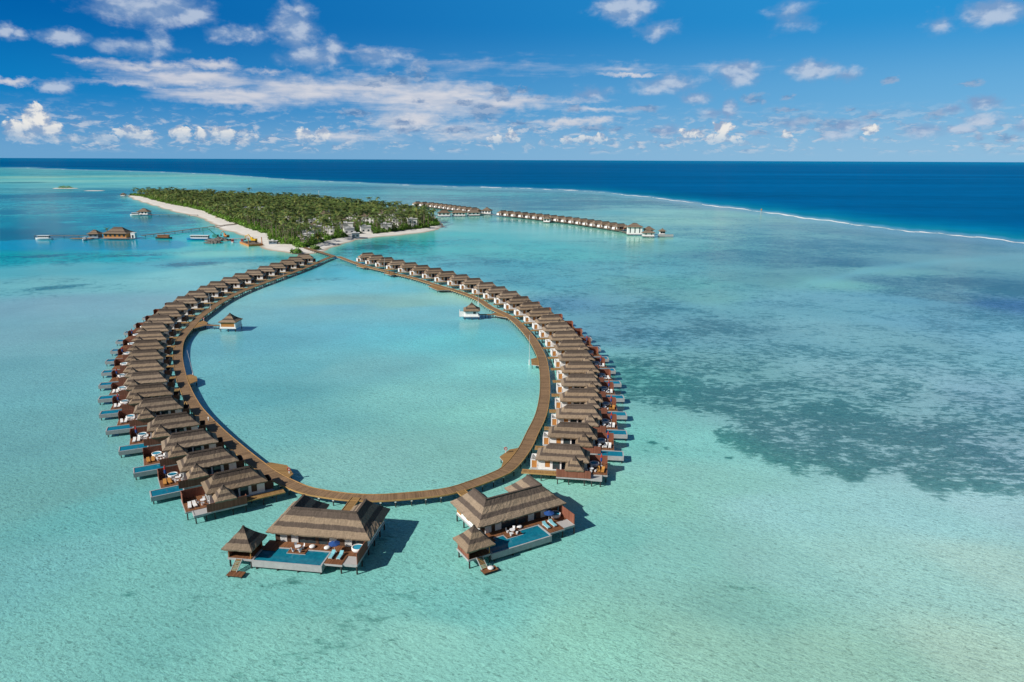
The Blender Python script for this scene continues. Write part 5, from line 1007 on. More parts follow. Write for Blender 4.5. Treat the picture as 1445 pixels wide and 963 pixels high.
def cmesh(V, Fc, T, mname, name):
    me = bpy.data.meshes.new(name); me.vertices.add(len(V)); me.vertices.foreach_set('co', V.astype(np.float32).ravel()); n = Fc.shape[1]
    me.loops.add(Fc.size); me.loops.foreach_set('vertex_index', Fc.astype(np.int32).ravel()); me.polygons.add(len(Fc)); me.polygons.foreach_set('loop_start', np.arange(0, Fc.size, n, dtype=np.int32))
    me.update(calc_edges=True); fattr(me, 'tint', T); me.materials.append(MT[mname]); return me
def trunk_mesh(h, lean, seed):
    m = MB(); p = Vector((0, 0, -.3)); n = 5
    for j in range(n):
        t0, t1 = j/n, (j+1)/n; a = Vector((lean*t0*t0, 0, h*t0)); b = Vector((lean*t1*t1, 0, h*t1)); m.tube(a, b, .24-.11*t0, .24-.11*t1, 6, cap=j == n-1)
    return m
VEG = [(-682, 1292), (-640, 1250), (-568, 1146), (-496, 1044), (-434, 970), (-387, 905), (-348, 838), (-286, 738), (-247, 675), (-211, 622), (-194, 578), (-177, 552), (-168, 546), (-158, 530), (-156, 530), (-155, 556), (-151, 584), (-145, 599), (-141, 628), (-122, 634), (-106, 660), (-84, 694), (-79, 722), (-82, 755), (-105, 838), (-158, 905), (-225, 995), (-300, 1080), (-400, 1142), (-490, 1200), (-600, 1275)]
def inside(x, y, poly):
    c = False; n = len(poly); j = n-1
    for i in range(n):
        xi, yi = poly[i]; xj, yj = poly[j]
        if (yi > y) != (yj > y) and x < (xj-xi)*(y-yi)/(yj-yi)+xi: c = not c
        j = i
    return c
# buildings among the palms: (x, y, angle, length, depth, height, kind)
BLD = [(-352, 905, 10, 26, 12, 7.5, 'flat', 'pale grey flat-roofed building with stepped roofs in the western palm grove'),
       (-334, 893, 10, 12, 10, 6.5, 'flat', 'low grey block beside the stepped pale building in the palm grove'),
       (-293, 826, 4, 36, 7, 9.5, 'gable', 'long white building with a saw-tooth row of small roofs among palms'),
       (-211, 706, 12, 11, 9, 7, 'flat', 'small white house with flat roof in the middle of the palms'),
       (-197, 752, 5, 12, 9, 9, 'thatch', 'tall white house with golden thatched roof in the grove'),
       (-176, 640, 15, 9, 7, 6, 'flat', 'dark blue-grey sided house under palms near the bay beach'),
       (-163, 634, 15, 9, 7, 5.5, 'flat', 'white house close to the bay beach behind palm crowns'),
       (-166, 765, 3, 22, 9, 7.5, 'flat', 'wide white-roofed building behind the bay grove'),
       (-136, 772, 3, 24, 9, 8.5, 'thatch', 'long building with brown thatched ridge behind the bay grove'),
       (-116, 716, 8, 10, 8, 9, 'flat', 'white two-storey house near the eastern palms'),
       (-145, 632, 20, 9, 7, 5.0, 'flat', 'white flat-topped beach bar above the bay sand'),
       (-133, 646, 20, 9, 6, 5.5, 'flat', 'bright white canopy building just behind the bay beach'),
       (-132, 600, 10, 6, 5, 4, 'flat', 'small beach hut with white roof and blue-grey walls on the bay sand'),
       (-168, 588, 5, 8, 5, 4.2, 'flat', 'low white-roofed kiosk under the palms by the bay'),
       (-181, 655, 8, 8, 6, 6.5, 'thatch', 'small thatched hut with white walls in the near grove'),
       (-186, 553, 5, 6, 4, 2.2, 'flat', 'blue-grey shelter on the western beach at the palm edge'),
       (-170, 700, 12, 14, 8, 7.0, 'thatch', 'mid-grove thatched villa with white walls'),
       (-126, 808, 8, 14, 8, 9, 'flat', 'white building at the back of the eastern grove'),
       (-155, 668, 10, 12, 8, 6.5, 'flat', 'white flat-roofed house between the bay canopy and the wide building'),
       (-118, 668, 14, 10, 7, 6.0, 'flat', 'bright white house half hidden behind the eastern bay shrubs'),
       (-190, 690, 12, 12, 8, 7.5, 'flat', 'two-level white house left of the thatched mid-grove villa'),
       (-98, 700, 12, 9, 7, 8.0, 'flat', 'white house nearest the eastern tip of the grove'),
       (-175, 610, 6, 9, 6, 5.0, 'flat', 'small pale house above the low kiosk by the bay'),
       (-150, 735, 6, 16, 8, 8.0, 'thatch', 'brown thatched lodge just before the wide white-roofed building'),
       (-244, 775, 8, 12, 8, 8, 'thatch', 'round-looking brown thatched hall deep in the grove')]
rv = random.Random(21); pts = []; cell = {}
def free(x, y, d):
    ci, cj = int(x//8), int(y//8)
    for i in range(ci-1, ci+2):
        for j in range(cj-1, cj+2):
            for px, py in cell.get((i, j), ()):
                if (px-x)**2+(py-y)**2 < d*d: return False
    return True
def near_building(x, y, pad=1.0):
    for bx, by, a, L, D, h, kd, lb in BLD:
        # keep the building's footprint clear and a gap on the side that faces the bay
        c_, s_ = math.cos(R(a)), math.sin(R(a)); u = (x-bx)*c_+(y-by)*s_; v = -(x-bx)*s_+(y-by)*c_
        if abs(u) < L/2+pad and -D/2-pad-(6 if bx > -125 else 17 if bx > -225 else 10) < v < D/2+pad: return True
    return False
tries = 0
while tries < 60000 and len(pts) < 3000:
    tries += 1; x = rv.uniform(-700, -60); y = rv.uniform(505, 1290)
    if not inside(x, y, VEG): continue
    if near_building(x, y) : continue
    if not free(x, y, 5.2): continue
    # keep thinner stands around the houses by the bay
    if -215 < x < -120 and 560 < y < 720 and rv.random() < .55: continue
    pts.append((x, y)); cell.setdefault((int(x//8), int(y//8)), []).append((x, y))
vis = sorted(pts, key=lambda p: math.hypot(*p))
# individuals: the nearest palms, plus the tall ones that break the skyline
def palm_h(x, y): return rv.uniform(6.5, 13)+(rv.random() < .12)*rv.uniform(2, 5)
VP = []
for s in range(6): VP.append((10.5+s*1.1, rv.uniform(-1.2, 1.6), s))
palm_tr = [trunk_mesh(h, ln, s).build('trunk', 'trunk') for h, ln, s in VP]
palm_cr = []
for h, ln, s in VP:
    V, Fc, T = CR[s]; me = cmesh(V+np.array([ln, 0, h]), Fc, T, 'palm', 'crown'); o = bpy.data.objects.new('crown', me); COL.objects.link(o); palm_cr.append(o)
N_IND = 300
for k, (x, y) in enumerate(vis[:N_IND]):
    s = k % 6; r = empty('palm_tree', (x, y, .9), rv.uniform(0, 6.28), 'green coconut palm with drooping crown in the near end of the island grove', 'palm tree', 'coconut palms of the near grove')
    sc = rv.uniform(.72, 1.18); r.scale = (sc, sc, sc)
    tr = palm_tr[s] if k < 6 else palm_tr[s].copy(); c2 = palm_cr[s] if k < 6 else palm_cr[s].copy()
    if k >= 6: COL.objects.link(tr); COL.objects.link(c2)
    tr.parent = r; c2.parent = r
VV, FF, TT, off = [], [], [], 0; tv = MB()
for x, y in vis[N_IND:]:
    V, Fc, T = CR[rv.randrange(8)]; a = rv.uniform(0, 6.28); h = palm_h(x, y)*rv.choice([.85, 1, 1, 1.12]); sc = rv.uniform(1.0, 1.45)
    ca_, sa_ = math.cos(a)*sc, math.sin(a)*sc; X = V[:, 0]*ca_-V[:, 1]*sa_+x; Y = V[:, 0]*sa_+V[:, 1]*ca_+y
    VV.append(np.stack([X, Y, V[:, 2]*sc+h+.9], 1)); FF.append(Fc+off); off += len(V); T2 = T.copy(); T2[:, 0] = rv.random(); TT.append(T2)
    tv.tube((x, y, .5), (x, y, h+.9), .2, .13, 4, cap=False)
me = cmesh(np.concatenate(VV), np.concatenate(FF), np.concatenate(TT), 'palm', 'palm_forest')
pf = bpy.data.objects.new('palm_forest', me); COL.objects.link(pf); tag(pf, 'dense coconut palm forest covering the far island', 'palm forest', kind='stuff')
o = tv.build('trunks', 'trunk', pf); o['kind'] = 'stuff'
def bushes(plist, seed):
    q = np.random.default_rng(seed); V, Fc, T = [], [], []; off = 0
    for x, y, rad_, h in plist:
        n = int(70+rad_*22); d = q.normal(size=(n, 3)); d /= np.linalg.norm(d, axis=1)[:, None]; d[:, 2] = np.abs(d[:, 2])
        c = d*np.array([rad_, rad_, h])*(q.uniform(.55, 1.0, n)**.6)[:, None]*(1+.22*np.sin(d[:, :1]*5+x)+.15*np.cos(d[:, 1:2]*7+y))
        u = q.normal(size=(n, 3)); u /= np.linalg.norm(u, axis=1)[:, None]; v = np.cross(u, d); v /= np.linalg.norm(v, axis=1)[:, None]+1e-6
        s = q.uniform(.35, .75, n)[:, None]*.75
        P0 = c+np.array([x, y, .6]); quad = np.stack([P0-u*s-v*s*.6, P0+u*s-v*s*.6, P0+u*s+v*s*.6, P0-u*s+v*s*.6], 1).reshape(-1, 3)
        V.append(quad); Fc.append(np.arange(n*4).reshape(-1, 4)+off); off += n*4
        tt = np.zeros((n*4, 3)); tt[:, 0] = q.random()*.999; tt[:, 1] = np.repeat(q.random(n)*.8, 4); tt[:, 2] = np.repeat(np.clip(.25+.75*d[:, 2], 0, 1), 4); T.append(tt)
    return np.concatenate(V), np.concatenate(Fc), np.concatenate(T)
# broad-leaved shrubs: thick belt along the sand and understorey
bl = []
tries = 0
while len(bl) < 2300 and tries < 30000:
    tries += 1; x = rv.uniform(-700, -60); y = rv.uniform(505, 1290)
    if inside(x, y, VEG) and not near_building(x, y, 0): bl.append((x, y, rv.uniform(2.2, 4.6), rv.uniform(2.5, 5.5)))
edge = dense(VEG, 5, 1.0)
for x, y in edge:
    for q_ in range(2):
        xx, yy = x+rv.uniform(-2, 2), y+rv.uniform(0, 4)
        if not near_building(xx, yy, 2) and not (-131 > xx > -172 and yy < 530): bl.append((xx, yy, rv.uniform(1.8, 3.4), rv.uniform(2, 4.2)))
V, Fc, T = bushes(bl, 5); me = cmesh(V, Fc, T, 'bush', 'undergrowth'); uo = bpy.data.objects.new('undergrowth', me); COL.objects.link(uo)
tag(uo, 'thick green shrub undergrowth beneath the island palms', 'undergrowth', kind='stuff')
def shrub(x, y, parts, label, group=None):
    V, Fc, T = bushes([(px, py, a, b) for px, py, a, b in parts], int(abs(x)*7+abs(y))); me = cmesh(V-np.array([0, 0, .0]), Fc, T, 'bush', 'leaves')
    r = empty('shrub', (x, y, .3), 0, label, 'shrub', group); o = bpy.data.objects.new('foliage', me); COL.objects.link(o); o.parent = r
    m = MB()
    for k in range(4): m.tube((0, 0, -.2), (.8*math.cos(k*1.6), .8*math.sin(k*1.6), 2.2), .14, .06, 5)
    m.build('stem', 'trunk', r)
shrub(-152.6, 500.2, [(0, 0, 3.4, 3.4), (-2.2, .5, 2.5, 2.6), (2.2, .2, 2.4, 2.4)], 'round green shrub alone on the sand spit by the island bridge')
shrub(-145.0, 520, [(0, 0, 2.6, 2.8), (2, 1.5, 2.0, 2.2), (-2, 2, 2.2, 2.6)], 'green shrub on the bay sand right of the island bridge')
shrub(-985, 1594, [(0, 0, 11, 6), (-8, 0, 7, 4.5), (9, 1, 7, 4)], 'low green thicket on the tiny far sandbank')
r = empty('palm_tree', (-152.0, 556.5, .9), 1.0, 'yellow-crowned leaning palm at the edge of the bay beach', 'palm tree'); V, Fc, T = CR[7]
me = cmesh(V*np.array([.85, .85, 1.1])+np.array([.6, 0, 6.4]), Fc, T, 'palmyellow', 'crown'); o = bpy.data.objects.new('crown', me); COL.objects.link(o); o.parent = r; trunk_mesh(6.5, .6, 3).build('trunk', 'trunk', r)

# ------------------------------------------------------------------ island buildings
MT['bluegrey'] = simple('blue_grey_cladding', (.16, .22, .28), .7, .2, .5)
MT['roofpale'] = simple('pale_roof_sheet', (.62, .62, .62), .7, .12, .4)
def house(bx, by, a, L, D, h, kind, label):
    r = empty('island_house', (bx, by, .95), R(a), label, 'house')
    m = MB(); dark = 'dark blue' in label or 'blue-grey' in label; x, y = L/2, D/2; t_ = .25
    nw = max(2, int(L/4)); xs = [-x+(k+.5)*L/nw for k in range(nw)]; rows = [0] if h < 6.8 else [0, 3.2]
    m.box(-x, x, y-t_, y, -1, h); m.box(-x, -x+t_, -y, y-t_, -1, h); m.box(x-t_, x, -y, y-t_, -1, h)
    cur = -x+t_
    for xw in xs:
        m.box(cur, xw-.9, -y, -y+t_, -1, h)
        zz = -1
        for z in rows: m.box(xw-.9, xw+.9, -y, -y+t_, zz, z+1.0); zz = z+2.6
        m.box(xw-.9, xw+.9, -y, -y+t_, zz, h); cur = xw+.9
    m.box(cur, x-t_, -y, -y+t_, -1, h); m.build('wall', 'bluegrey' if dark else 'white', r)
    for xw in xs:
        for z in rows: m = MB(); m.box(xw-.9, xw+.9, -y+.08, -y+.13, z+1.0, z+2.6); m.build('window', 'glass', r)
    m = MB()
    if kind == 'flat':
        m.box(-x-.5, x*.3, -y-.5, y+.4, h, h+.3); m.box(x*.3, x+.5, -y-.5, y+.4, h-.02, h+.25); m.box(-x*.5, x*.1, -y*.3, y*.5, h+.3, h+1.3); m.build('roof', 'roofpale', r)
    elif kind == 'gable':
        n = max(5, int(L/2.6))
        for k in range(n):
            x0 = -x+k*L/n; x1 = x0+L/n*.9
            i = [m.vert(p) for p in ((x0, -y-.6, h), (x1, -y-.6, h), ((x0+x1)/2, -y-.6, h+1.3), (x0, y, h), (x1, y, h), ((x0+x1)/2, y, h+1.3))]
            m.face((i[0], i[1], i[2])); m.face((i[4], i[3], i[5])); m.face((i[0], i[2], i[5], i[3])); m.face((i[1], i[4], i[5], i[2])); m.face((i[0], i[3], i[4], i[1]))
        m.build('roof', 'metalwhite', r)
    else:
        hip_roof(m, -x-.8, x+.8, -y-.8, y+.8, -x+y if x > y+1 else -.02, x-y if x > y+1 else .02, h-.2, h+2.8, int(bx) & 63, step=1.3); m.build('roof', 'thatch_far', r, attr='slope')
for b_ in BLD: house(*b_)
r = empty('radio_mast', (-284, 1060, .9), 0, 'thin white mast rising above the forest at the back of the island', 'mast'); m = MB(); m.tube((0, 0, 0), (0, 0, 18), .35, .2, 6); m.build('pole', 'metalwhite', r)
m = MB(); m.lathe([(.5, 18), (.5, 19)], 8); m.build('lamp_head', 'metalwhite', r)
r = empty('water_tower', (-199, 778, .9), 0, 'narrow white tower poking out of the grove behind the thatched house', 'tower'); m = MB(); m.box(-.9, .9, -.9, .9, 0, 13); m.build('shaft', 'white', r)
m = MB(); m.box(-1.1, 1.1, -1.1, 1.1, 13, 13.6); m.build('cap', 'roofpale', r)

# ------------------------------------------------------------------ far jetty, its villas and halls
JET = [(-152, 1036), (-128, 1014), (-103, 976), (-82, 940), (-64, 912), (-50, 893), (-38, 876), (-20, 852), (5, 824), (30, 789), (56.5, 750), (80, 706), (93, 678), (101, 662), (104, 648)]
JP = catmull(JET, 4)
m = MB(); ribbon(m, JP, 2.8, 1.35, 1.56); jt = m.build('far_jetty', 'jetty', attr='run'); tag(jt, 'long jetty that links the far row of thatched villas', 'jetty', kind='structure')
m = MB()
for p in JP[::2]:
    for s in (-1.1, 1.1): m.tube((p.x+s, p.y+s*.6, -1.2), (p.x+s, p.y+s*.6, 1.36), .16, n=4, cap=False)
o = m.build('piles', 'pile', jt); o['kind'] = 'stuff'
far0 = PROTO['R', 2, False, 0]
def along(poly, n, off):
    P_ = [Vector(p) for p in poly]; seg = [(b-a).length for a, b in zip(P_, P_[1:])]; tot = sum(seg); out = []
    for k in range(n):
        s = tot*(k+.5)/n
        for a, b, L in zip(P_, P_[1:], seg):
            if s <= L: d = (b-a).normalized(); q = a+d*s; nn = Vector((-d.y, d.x)); out.append((q+nn*off, math.atan2(nn.y, nn.x))); break
            s -= L
    return out
FARV = []
for grp, poly, n in (('inner', [(-148, 1031), (-126.8, 1014), (-103, 976), (-82, 940), (-64, 912), (-52, 897)], 12), ('outer', [(-23, 856), (7.1, 821), (32.3, 786), (59, 746), (82.3, 702), (97, 672)], 17)):
    lst = along(poly, n, 10.0)
    for k, (q, a) in enumerate(lst, 1):
        o = copy_tree(far0); o.location = (q.x, q.y, 0); o.rotation_euler = (0, 0, a); o.scale = (1.2, 1.36, 1.0)
        w = f'{ORD(k)} from the left'
        tag(o, f'far thatched villa, {w} {"in the row behind the island tip" if grp == "inner" else "between the compact hall and end house"}', 'villa', f'far thatched villas in the {"row behind the island tip" if grp == "inner" else "row before the white end house"}')
def hall(loc, rz, L, D, eave, ridge, label, name='overwater_hall', cat='hall', th='thatch_far', floor=1.3, ww=.95, wall='white', windows=True, piles=True):
    r = empty(name, (*loc, 0), rz, label, cat); x, y = L/2, D/2
    m = MB(); m.box(-x-.6, x+.6, -y-1.2, y+.6, floor-.4, floor); m.build('floor_slab', 'beam', r)
    m = MB(); t_ = .3; nw = max(2, int(L/3.6)); xs = [-x+(k+.5)*L/nw for k in range(nw)]
    m.box(-x, x, y-t_, y, floor, eave); m.box(-x, -x+t_, -y, y-t_, floor, eave); m.box(x-t_, x, -y, y-t_, floor, eave); cur = -x+t_
    for xw in xs: m.box(cur, xw-ww, -y, -y+t_, floor, eave); m.box(xw-ww, xw+ww, -y, -y+t_, floor, floor+.9); m.box(xw-ww, xw+ww, -y, -y+t_, eave-.6, eave); cur = xw+ww
    m.box(cur, x-t_, -y, -y+t_, floor, eave); m.build('wall', wall, r)
    for xw in xs: m = MB(); m.box(xw-ww, xw+ww, -y+.1, -y+.16, floor+.9, eave-.6); m.build('window', 'glass', r)
    m = MB(); rx = max(x-y, .02); hip_roof(m, -x-1.1, x+1.1, -y-1.1, y+1.1, -rx, rx, eave-.1, ridge, int(L*3), step=1.2); m.build('roof', th, r, attr='slope')
    n = max(2, int(L/4))
    for k in range(n+1):
        for s in (-1, 1): m = MB(); m.tube((-x+k*L/n, s*y*.9, -1.2), (-x+k*L/n, s*y*.9, floor-.4), .18, n=5); m.build('pile', 'pile', r)
    return r
hall((-80.5, 844), R(3), 14, 8, 4.6, 7.6, 'leftmost of the three overwater restaurant halls beyond the island tip')
hall((-63.5, 849), R(3), 15, 8, 4.6, 7.6, 'middle one of the three overwater restaurant halls beyond the island tip')
hall((-46.5, 856), R(8), 14, 8, 4.4, 7.4, 'rightmost of the three overwater restaurant halls beyond the island tip')
hall((-31.5, 884), R(-10), 11, 10, 4.9, 8.6, 'compact white hall with pointed thatched roof where the jetty rows meet')
hall((37, 765), R(-15), 6.5, 6, 4.6, 7.2, 'small white pavilion standing before the far villa row')
hall((109.5, 641), R(-3), 12.5, 9, 7.6, 10.6, 'white two-storey house with thatched roof at the jetty end', 'end_house', 'house', ww=.5)
hall((118.6, 622.5), R(-3), 9.5, 5.5, 4.2, 6.0, 'low white thatched annexe in front of the two-storey end house', 'annexe', 'house', ww=.5)
hall((122.5, 642), R(0), 8, 6, 5.2, 7.6, 'thatched wing between the two-storey end house and the small hut', 'annexe', 'house')
hall((133.5, 636), R(0), 4.2, 4.2, 4.4, 6.6, 'small square thatched hut at the very end of the far jetty', 'end_hut', 'hut')
r = empty('plunge_pool', (134.5, 626, 0), 0, 'pale rectangular pool block in front of the hut at the far jetty end', 'pool')
m = MB(); m.box(-6.5, 6.5, -1.8, -1.5, .4, 2.1); m.box(-6.5, 6.5, 1.5, 1.8, .4, 2.1); m.box(-6.5, -6.2, -1.5, 1.5, .4, 2.1); m.box(6.2, 6.5, -1.5, 1.5, .4, 2.1); m.box(-6.2, 6.2, -1.5, 1.5, .4, .6); m.build('basin', 'beam', r)
m = MB(); m.box(-6.2, 6.2, -1.5, 1.5, .6, 1.95); m.build('pool_water', 'pool', r)
for pth, w, lab in (([(-128, 812), (-110, 828), (-90, 838), (-88, 843)], 2.4, 'narrow jetty from the island trees to the restaurant halls'),
                    ([(-366, 834), (-395, 835), (-425, 838)], 2.6, 'straight timber pier from the beach to the boathouse, upper one'),
                    ([(-277, 724), (-289, 692), (-303, 640), (-314, 604)], 3.0, 'long timber pier from the beach to the arrival pavilion'),
                    ([(-402, 599), (-383, 600), (-352, 603)], 2.6, 'low timber pier running left from the small arrival pavilion'),
                    ([(-40, 873), (-36, 880), (-42, 862)], 2.2, 'short jetty joining the restaurant halls to the far row'),
                    ([(-686, 1264), (-676, 1280), (-672, 1292)], 2.4, 'tiny jetty off the far tip of the island'),
                    ([(104, 655), (104.5, 646)], 3, 'short landing before the two-storey end house')):
    pp = catmull(pth, 5); m = MB(); ribbon(m, pp, w, 1.35, 1.6); pr = m.build('pier', 'jetty', attr='run'); tag(pr, lab, 'pier')
    for p in pp[::2]: m = MB(); m.tube((p.x, p.y, -1.2), (p.x, p.y, 1.36), .22, n=5); m.build('pile', 'pile', pr)

# ------------------------------------------------------------------ arrival side: pavilions, boats, works barge
hall((-328, 594), R(-2), 19, 12, 4.8, 9.6, 'large thatched arrival pavilion over water on the left channel', 'arrival_pavilion', 'pavilion', wall='shutter')
hall((-347, 592.5), R(-2), 8, 6, 4.4, 7.4, 'smaller thatched pavilion just left of the large arrival pavilion', 'arrival_pavilion', 'pavilion', wall='bluegrey')
m = MB(); m.box(-8.5, 8.5, -2.2, 2.2, .7, 1.0, 'x'); o = m.build('landing_deck', 'bridge', attr='run'); o.location = (-355, 586, 0); tag(o, 'reddish landing deck left of the small arrival pavilion', 'deck')
m = MB(); m.box(-13, 13, -1.2, 1.2, .8, 1.15, 'x'); o = m.build('landing_deck', 'jetty', attr='run'); o.location = (-325, 584.5, 0); o.rotation_euler[2] = R(-2); tag(o, 'pale boarding deck in front of the large arrival pavilion', 'deck')
hall((-434, 846), R(0), 12, 9, 4.6, 8.0, 'thatched boathouse with white walls at the end of the upper pier', 'boathouse', 'boathouse')
hall((-680, 1262), R(0), 7, 6, 4.0, 6.4, 'tiny hut on stilts off the far tip of the island', 'stilt_hut', 'hut')
r = empty('ticket_kiosk', (-313.2, 589.5, 0), 0, 'white cubic kiosk with blue side at the foot of the long pier', 'kiosk'); m = MB(); m.box(-1.8, 1.6, -1.8, 1.8, 1.0, 5.2); m.box(-2, 1.8, -2, 2, 5.2, 5.4); m.build('wall', 'white', r); m = MB(); m.box(-.9, .5, -1.86, -1.81, 1.2, 3.6); m.build('door', 'glass', r)
m = MB()
for s in (-1.5, 1.4): m.tube((s, 0, -1.2), (s, 0, 1.0), .2, n=6)
m.build('pile', 'pile', r)
def hull(mb, L, B, D, n=12, bow=.35, z0=-.35):
    secs = []
    for k in range(n+1):
        t_ = k/n; x = -L/2+L*t_; w = B/2*(1-max(0, (t_-(1-bow))/bow)**2)*(.88+.12*min(1, t_*5)); zt = D*(1+.35*max(0, t_-.6)/.4)
        w = max(w, .03); secs.append([mb.vert(p) for p in ((x, -w, zt), (x, -w*.8, zt*.3), (x, -w*.25, z0), (x, w*.25, z0), (x, w*.8, zt*.3), (x, w, zt))])
    for A, B_ in zip(secs, secs[1:]):
        for q in range(5): mb.face((A[q], A[q+1], B_[q+1], B_[q]))
        mb.face((A[5], A[0], B_[0], B_[5]))
    mb.face(secs[0]); mb.face(secs[-1][::-1])
def boat(loc, rz, L, B, D, hm, cabin, label, roof='metalwhite', name='motor_boat'):
    r = empty(name, (*loc, 0), rz, label, 'boat'); m = MB(); hull(m, L, B, D); m.build('hull', hm, r)
    x0, x1, h = cabin; z = D*1.02
    m = MB(); m.box(x0, x1, -B*.36, B*.36, z, z+h*.35); 
    n = max(3, int((x1-x0)/1.4))
    for k in range(n+1):
        xx = x0+(x1-x0-.15)*k/n
        for s in (-1, 1): m.box(xx, xx+.15, min(s*B*.36, s*(B*.36-.12)), max(s*B*.36, s*(B*.36-.12)), z+h*.35, z+h*.85)
    m.build('cabin', roof, r)
    m = MB(); m.box(x0+.1, x1-.1, -B*.33, B*.33, z+h*.35, z+h*.82); m.build('window', 'glass', r)
    m = MB(); m.box(x0-.5, x1+.3, -B*.42, B*.42, z+h*.86, z+h); m.build('roof', roof, r); return r
boat((-384, 583), R(185), 13, 4.2, 1.3, 'metalwhite', (-4.5, 4.0, 2.2), 'white cabin boat moored alone at the far left of the channel')
boat((-348.5, 579.5), R(-80), 7, 2.6, 1.1, 'metalwhite', (-2, 1, 1.4), 'white speedboat bow-on beside the small arrival pavilion', name='speedboat')
boat((-291.5, 594.5), R(180), 13.5, 3.4, 1.2, 'hulldark', (-4.8, 4.4, 1.9), 'dark wooden ferry boat with brown canopy in the channel', roof='rust', name='wooden_ferry')
boat((-258, 585), R(178), 20, 4.6, 1.4, 'hullblue', (-8.5, 6.0, 2.6), 'long white ferry with blue hull left of the rock pile', name='ferry')
boat((-440.5, 838), R(185), 12, 3.8, 1.3, 'metalwhite', (-3.5, 3.5, 2.2), 'white yacht moored in front of the boathouse', name='yacht')
boat((-223.3, 567.5), R(100), 5, 2.2, .9, 'metalwhite', (-1, 1, 1.5), 'small boat with red cabin between rocks and barge, left one', roof='redfab', name='work_boat')
boat((-217, 571), R(90), 5, 2.0, .9, 'metalwhite', (-1, 1, 1.4), 'small boat with red cabin nearest to the barge', roof='redfab', name='work_boat')
m = MB(); n = 12
m.box(-12, 12, -1.0, 1.0, .1, .7); o = m.build('floating_pontoon', 'roofpale'); o.location = (-224.5, 595.5, 0); o.rotation_euler[2] = R(20); tag(o, 'pale floating pontoon between the rock pile and the beach', 'pontoon')
def rocks(cx, cy, rx, ry, h, n, seed, label):
    q = random.Random(seed); m = MB()
    for k in range(n):
        a = q.uniform(0, 6.28); d = math.sqrt(q.random()); x, y = rx*d*math.cos(a), ry*d*math.sin(a); z = h*(1-d)*q.uniform(.6, 1); s = q.uniform(.5, 1.3)
        i = [m.vert((x+s*q.uniform(.5, 1)*dx, y+s*q.uniform(.5, 1)*dy, z-.4+s*(1 if dz > 0 else -.8)*q.uniform(.4, .9))) for dx in (-1, 1) for dy in (-1, 1) for dz in (-1, 1)]
        for f in ((0, 1, 3, 2), (4, 6, 7, 5), (0, 4, 5, 1), (2, 3, 7, 6), (0, 2, 6, 4), (1, 5, 7, 3)): m.face([i[j] for j in f])
    r = m.build('rock_pile', 'rock'); r.location = (cx, cy, 0); tag(r, label, 'rock pile')
rocks(-237, 563.5, 7, 4.5, 3.0, 150, 1, 'grey heap of quarry rocks standing in the shallows, nearer one')
rocks(-240, 582, 11, 6, 3.0, 190, 2, 'grey rock mound carrying the green crane and orange excavator')
def excavator(loc, rz, sc, body, arm, label):
    r = empty('excavator', loc, rz, label, 'excavator'); r.scale = (sc, sc, sc)
    m = MB(); m.box(-1.9, 1.9, -1.35, -.75, 0, .85); m.box(-1.9, 1.9, .75, 1.35, 0, .85); m.box(-.8, .8, -.75, .75, .4, .95); m.build('track', 'hulldark', r)
    m = MB(); m.box(-2.1, 1.0, -1.3, 1.3, .95, 2.0); m.build('body', body, r)
    m = MB(); m.box(-.3, 1.3, .25, 1.25, 2.0, 3.0); c_ = m.build('cab', body, r); m = MB(); m.box(1.3, 1.33, .35, 1.15, 2.2, 2.9); m.box(0, 1.1, .21, .25, 2.2, 2.9); m.build('window', 'glass', c_)
    m = MB(); m.tube((1.0, -.2, 1.6), (3.0, -.2, 4.4), .3, .26, 6); m.tube((3.0, -.2, 4.4), (5.4, -.2, 3.6), .26, .18, 6); m.tube((5.4, -.2, 3.7), (6.0, -.2, 1.8), .2, .14, 6); m.build('arm', arm, r)
    m = MB(); m.box(5.6, 6.5, -.7, .3, 1.0, 1.8); m.build('bucket', 'hulldark', r)
excavator((-233.5, 581, 2.6), R(150), 1.1, 'rust', 'rust', 'orange excavator parked on the rock mound')
r = empty('crane', (-243, 583, 2.5), R(175), 'green crane with long raised boom on the rock mound', 'crane')
m = MB(); m.box(-2, 2, -1.6, 1.6, 0, 2.2); m.build('body', 'green', r); m = MB(); m.tube((0, 0, 2), (5, 0, 6.5), .45, .35, 6); m.tube((5, 0, 6.5), (10.5, 0, 7.4), .35, .28, 6); m.tube((10.5, 0, 7.4), (10.2, 0, 2.2), .22, .2, 6); m.build('boom', 'green', r)
r = empty('works_barge', (-204, 555, 0), R(-55), 'flat rusty orange barge aground by the beach', 'barge'); m = MB()
m.box(-13, 13, -5.5, 5.5, -.3, 1.5); m.build('hull', 'rust', r); m = MB(); m.box(-12.5, 12.5, -5.1, 5.1, 1.5, 1.56); m.build('deck', 'jetty', r, attr='run')
q = random.Random(4); m = MB()
for k in range(9): x = q.uniform(-11, 6); y = q.uniform(-4, 3); m.box(x, x+q.uniform(.6, 2), y, y+q.uniform(.5, 1.4), 1.56, 1.56+q.uniform(.3, 1))
m.build('deck_gear', 'hulldark', r)
m = MB()
for s in (-5, 5): m.tube((11.5, s, 1.5), (11.5, s, 6.5), .35, n=6)
m.build('spud_post', 'rust', r)
excavator((-204, 560, 1.56), R(168), 1.25, 'yellow', 'yellow', 'yellow excavator working from the rusty barge')
r = empty('reef_beacon', (314.9, 910.1, 0), 0, 'slim tripod beacon standing on the reef flat near the surf', 'beacon'); m = MB()
for k in range(3): m.tube((1.6*math.cos(k*2.1), 1.6*math.sin(k*2.1), -1), (0, 0, 5.5), .22, .14, 5)
m.build('tripod', 'beam', r); m = MB(); m.lathe([(.9, 4.4), (1.0, 5.2), (.5, 6.2)], 8); m.build('lamp', 'shutter', r)
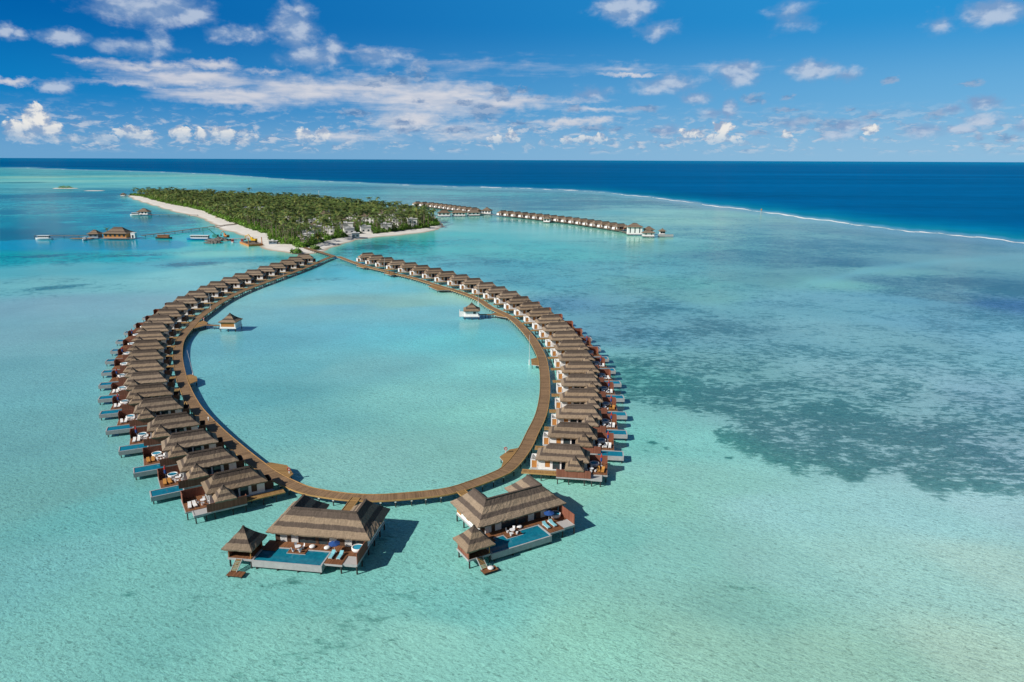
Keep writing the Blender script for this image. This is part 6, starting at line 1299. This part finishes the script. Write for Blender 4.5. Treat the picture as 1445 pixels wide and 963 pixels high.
boat((-331, 806), R(30), 6, 1.6, .7, 'rust', (-1, .6, .7), 'small orange boat pulled up on the western beach', roof='rust', name='beached_boat').location.z = 1.1
# two pot palms by the arrival pavilions
for x, y, lab in ((-341, 600, 'lone small palm behind the gap between the arrival pavilions'), ):
    r = empty('palm_tree', (x, y, 1.0), 0, lab, 'palm tree'); V, Fc, T = CR[2]; me = cmesh(V*.7+np.array([0, 0, 6.8]), Fc, T, 'palm', 'crown'); o = bpy.data.objects.new('crown', me); COL.objects.link(o); o.parent = r; trunk_mesh(6.8, 0, 3).build('trunk', 'trunk', r)

# ------------------------------------------------------------------ a walker on the left boardwalk
def person(loc, rz, label):
    me = bpy.data.meshes.new('person')
    J = [(0, 0, .95, .13), (0, 0, 1.15, .12), (0, 0, 1.38, .145), (0, 0, 1.5, .06), (0, .01, 1.6, .085), (0, .01, 1.72, .085),
         (-.10, 0, .9, .09), (-.11, .16, .5, .06), (-.11, .10, .08, .045), (-.11, .22, .03, .04), (.10, 0, .9, .09), (.11, -.08, .5, .06), (.11, -.28, .12, .045), (.11, -.18, .04, .04),
         (-.2, 0, 1.42, .06), (-.25, -.08, 1.15, .042), (-.23, .04, .92, .032), (.2, 0, 1.42, .06), (.25, .06, 1.15, .042), (.23, .2, .95, .032)]
    E = [(0, 1), (1, 2), (2, 3), (3, 4), (4, 5), (0, 6), (6, 7), (7, 8), (8, 9), (0, 10), (10, 11), (11, 12), (12, 13), (2, 14), (14, 15), (15, 16), (2, 17), (17, 18), (18, 19)]
    me.from_pydata([j[:3] for j in J], E, []); o = bpy.data.objects.new('person', me); COL.objects.link(o)
    sk = o.modifiers.new('skin', 'SKIN'); 
    for k, v in enumerate(me.skin_vertices[0].data): v.radius = (J[k][3], J[k][3]*.85); v.use_root = k == 0
    o.modifiers.new('sub', 'SUBSURF').render_levels = 2
    dg = bpy.context.evaluated_depsgraph_get(); m2 = bpy.data.meshes.new_from_object(o.evaluated_get(dg)); o.modifiers.clear(); o.data = m2; m2.materials.clear()
    for mm in ('skin', 'cushion', 'hulldark'): m2.materials.append(MT[mm])
    for p in m2.polygons:
        z = p.center.z; p.material_index = 1 if .55 < z < 1.48 and abs(p.center.x) < .24 else 0
        if z > 1.68: p.material_index = 2
    o.location = loc; o.rotation_euler[2] = rz; tag(o, label, 'person')
person((-75.1, 165.2, 1.565), R(140), 'person in white clothes walking along the left boardwalk')
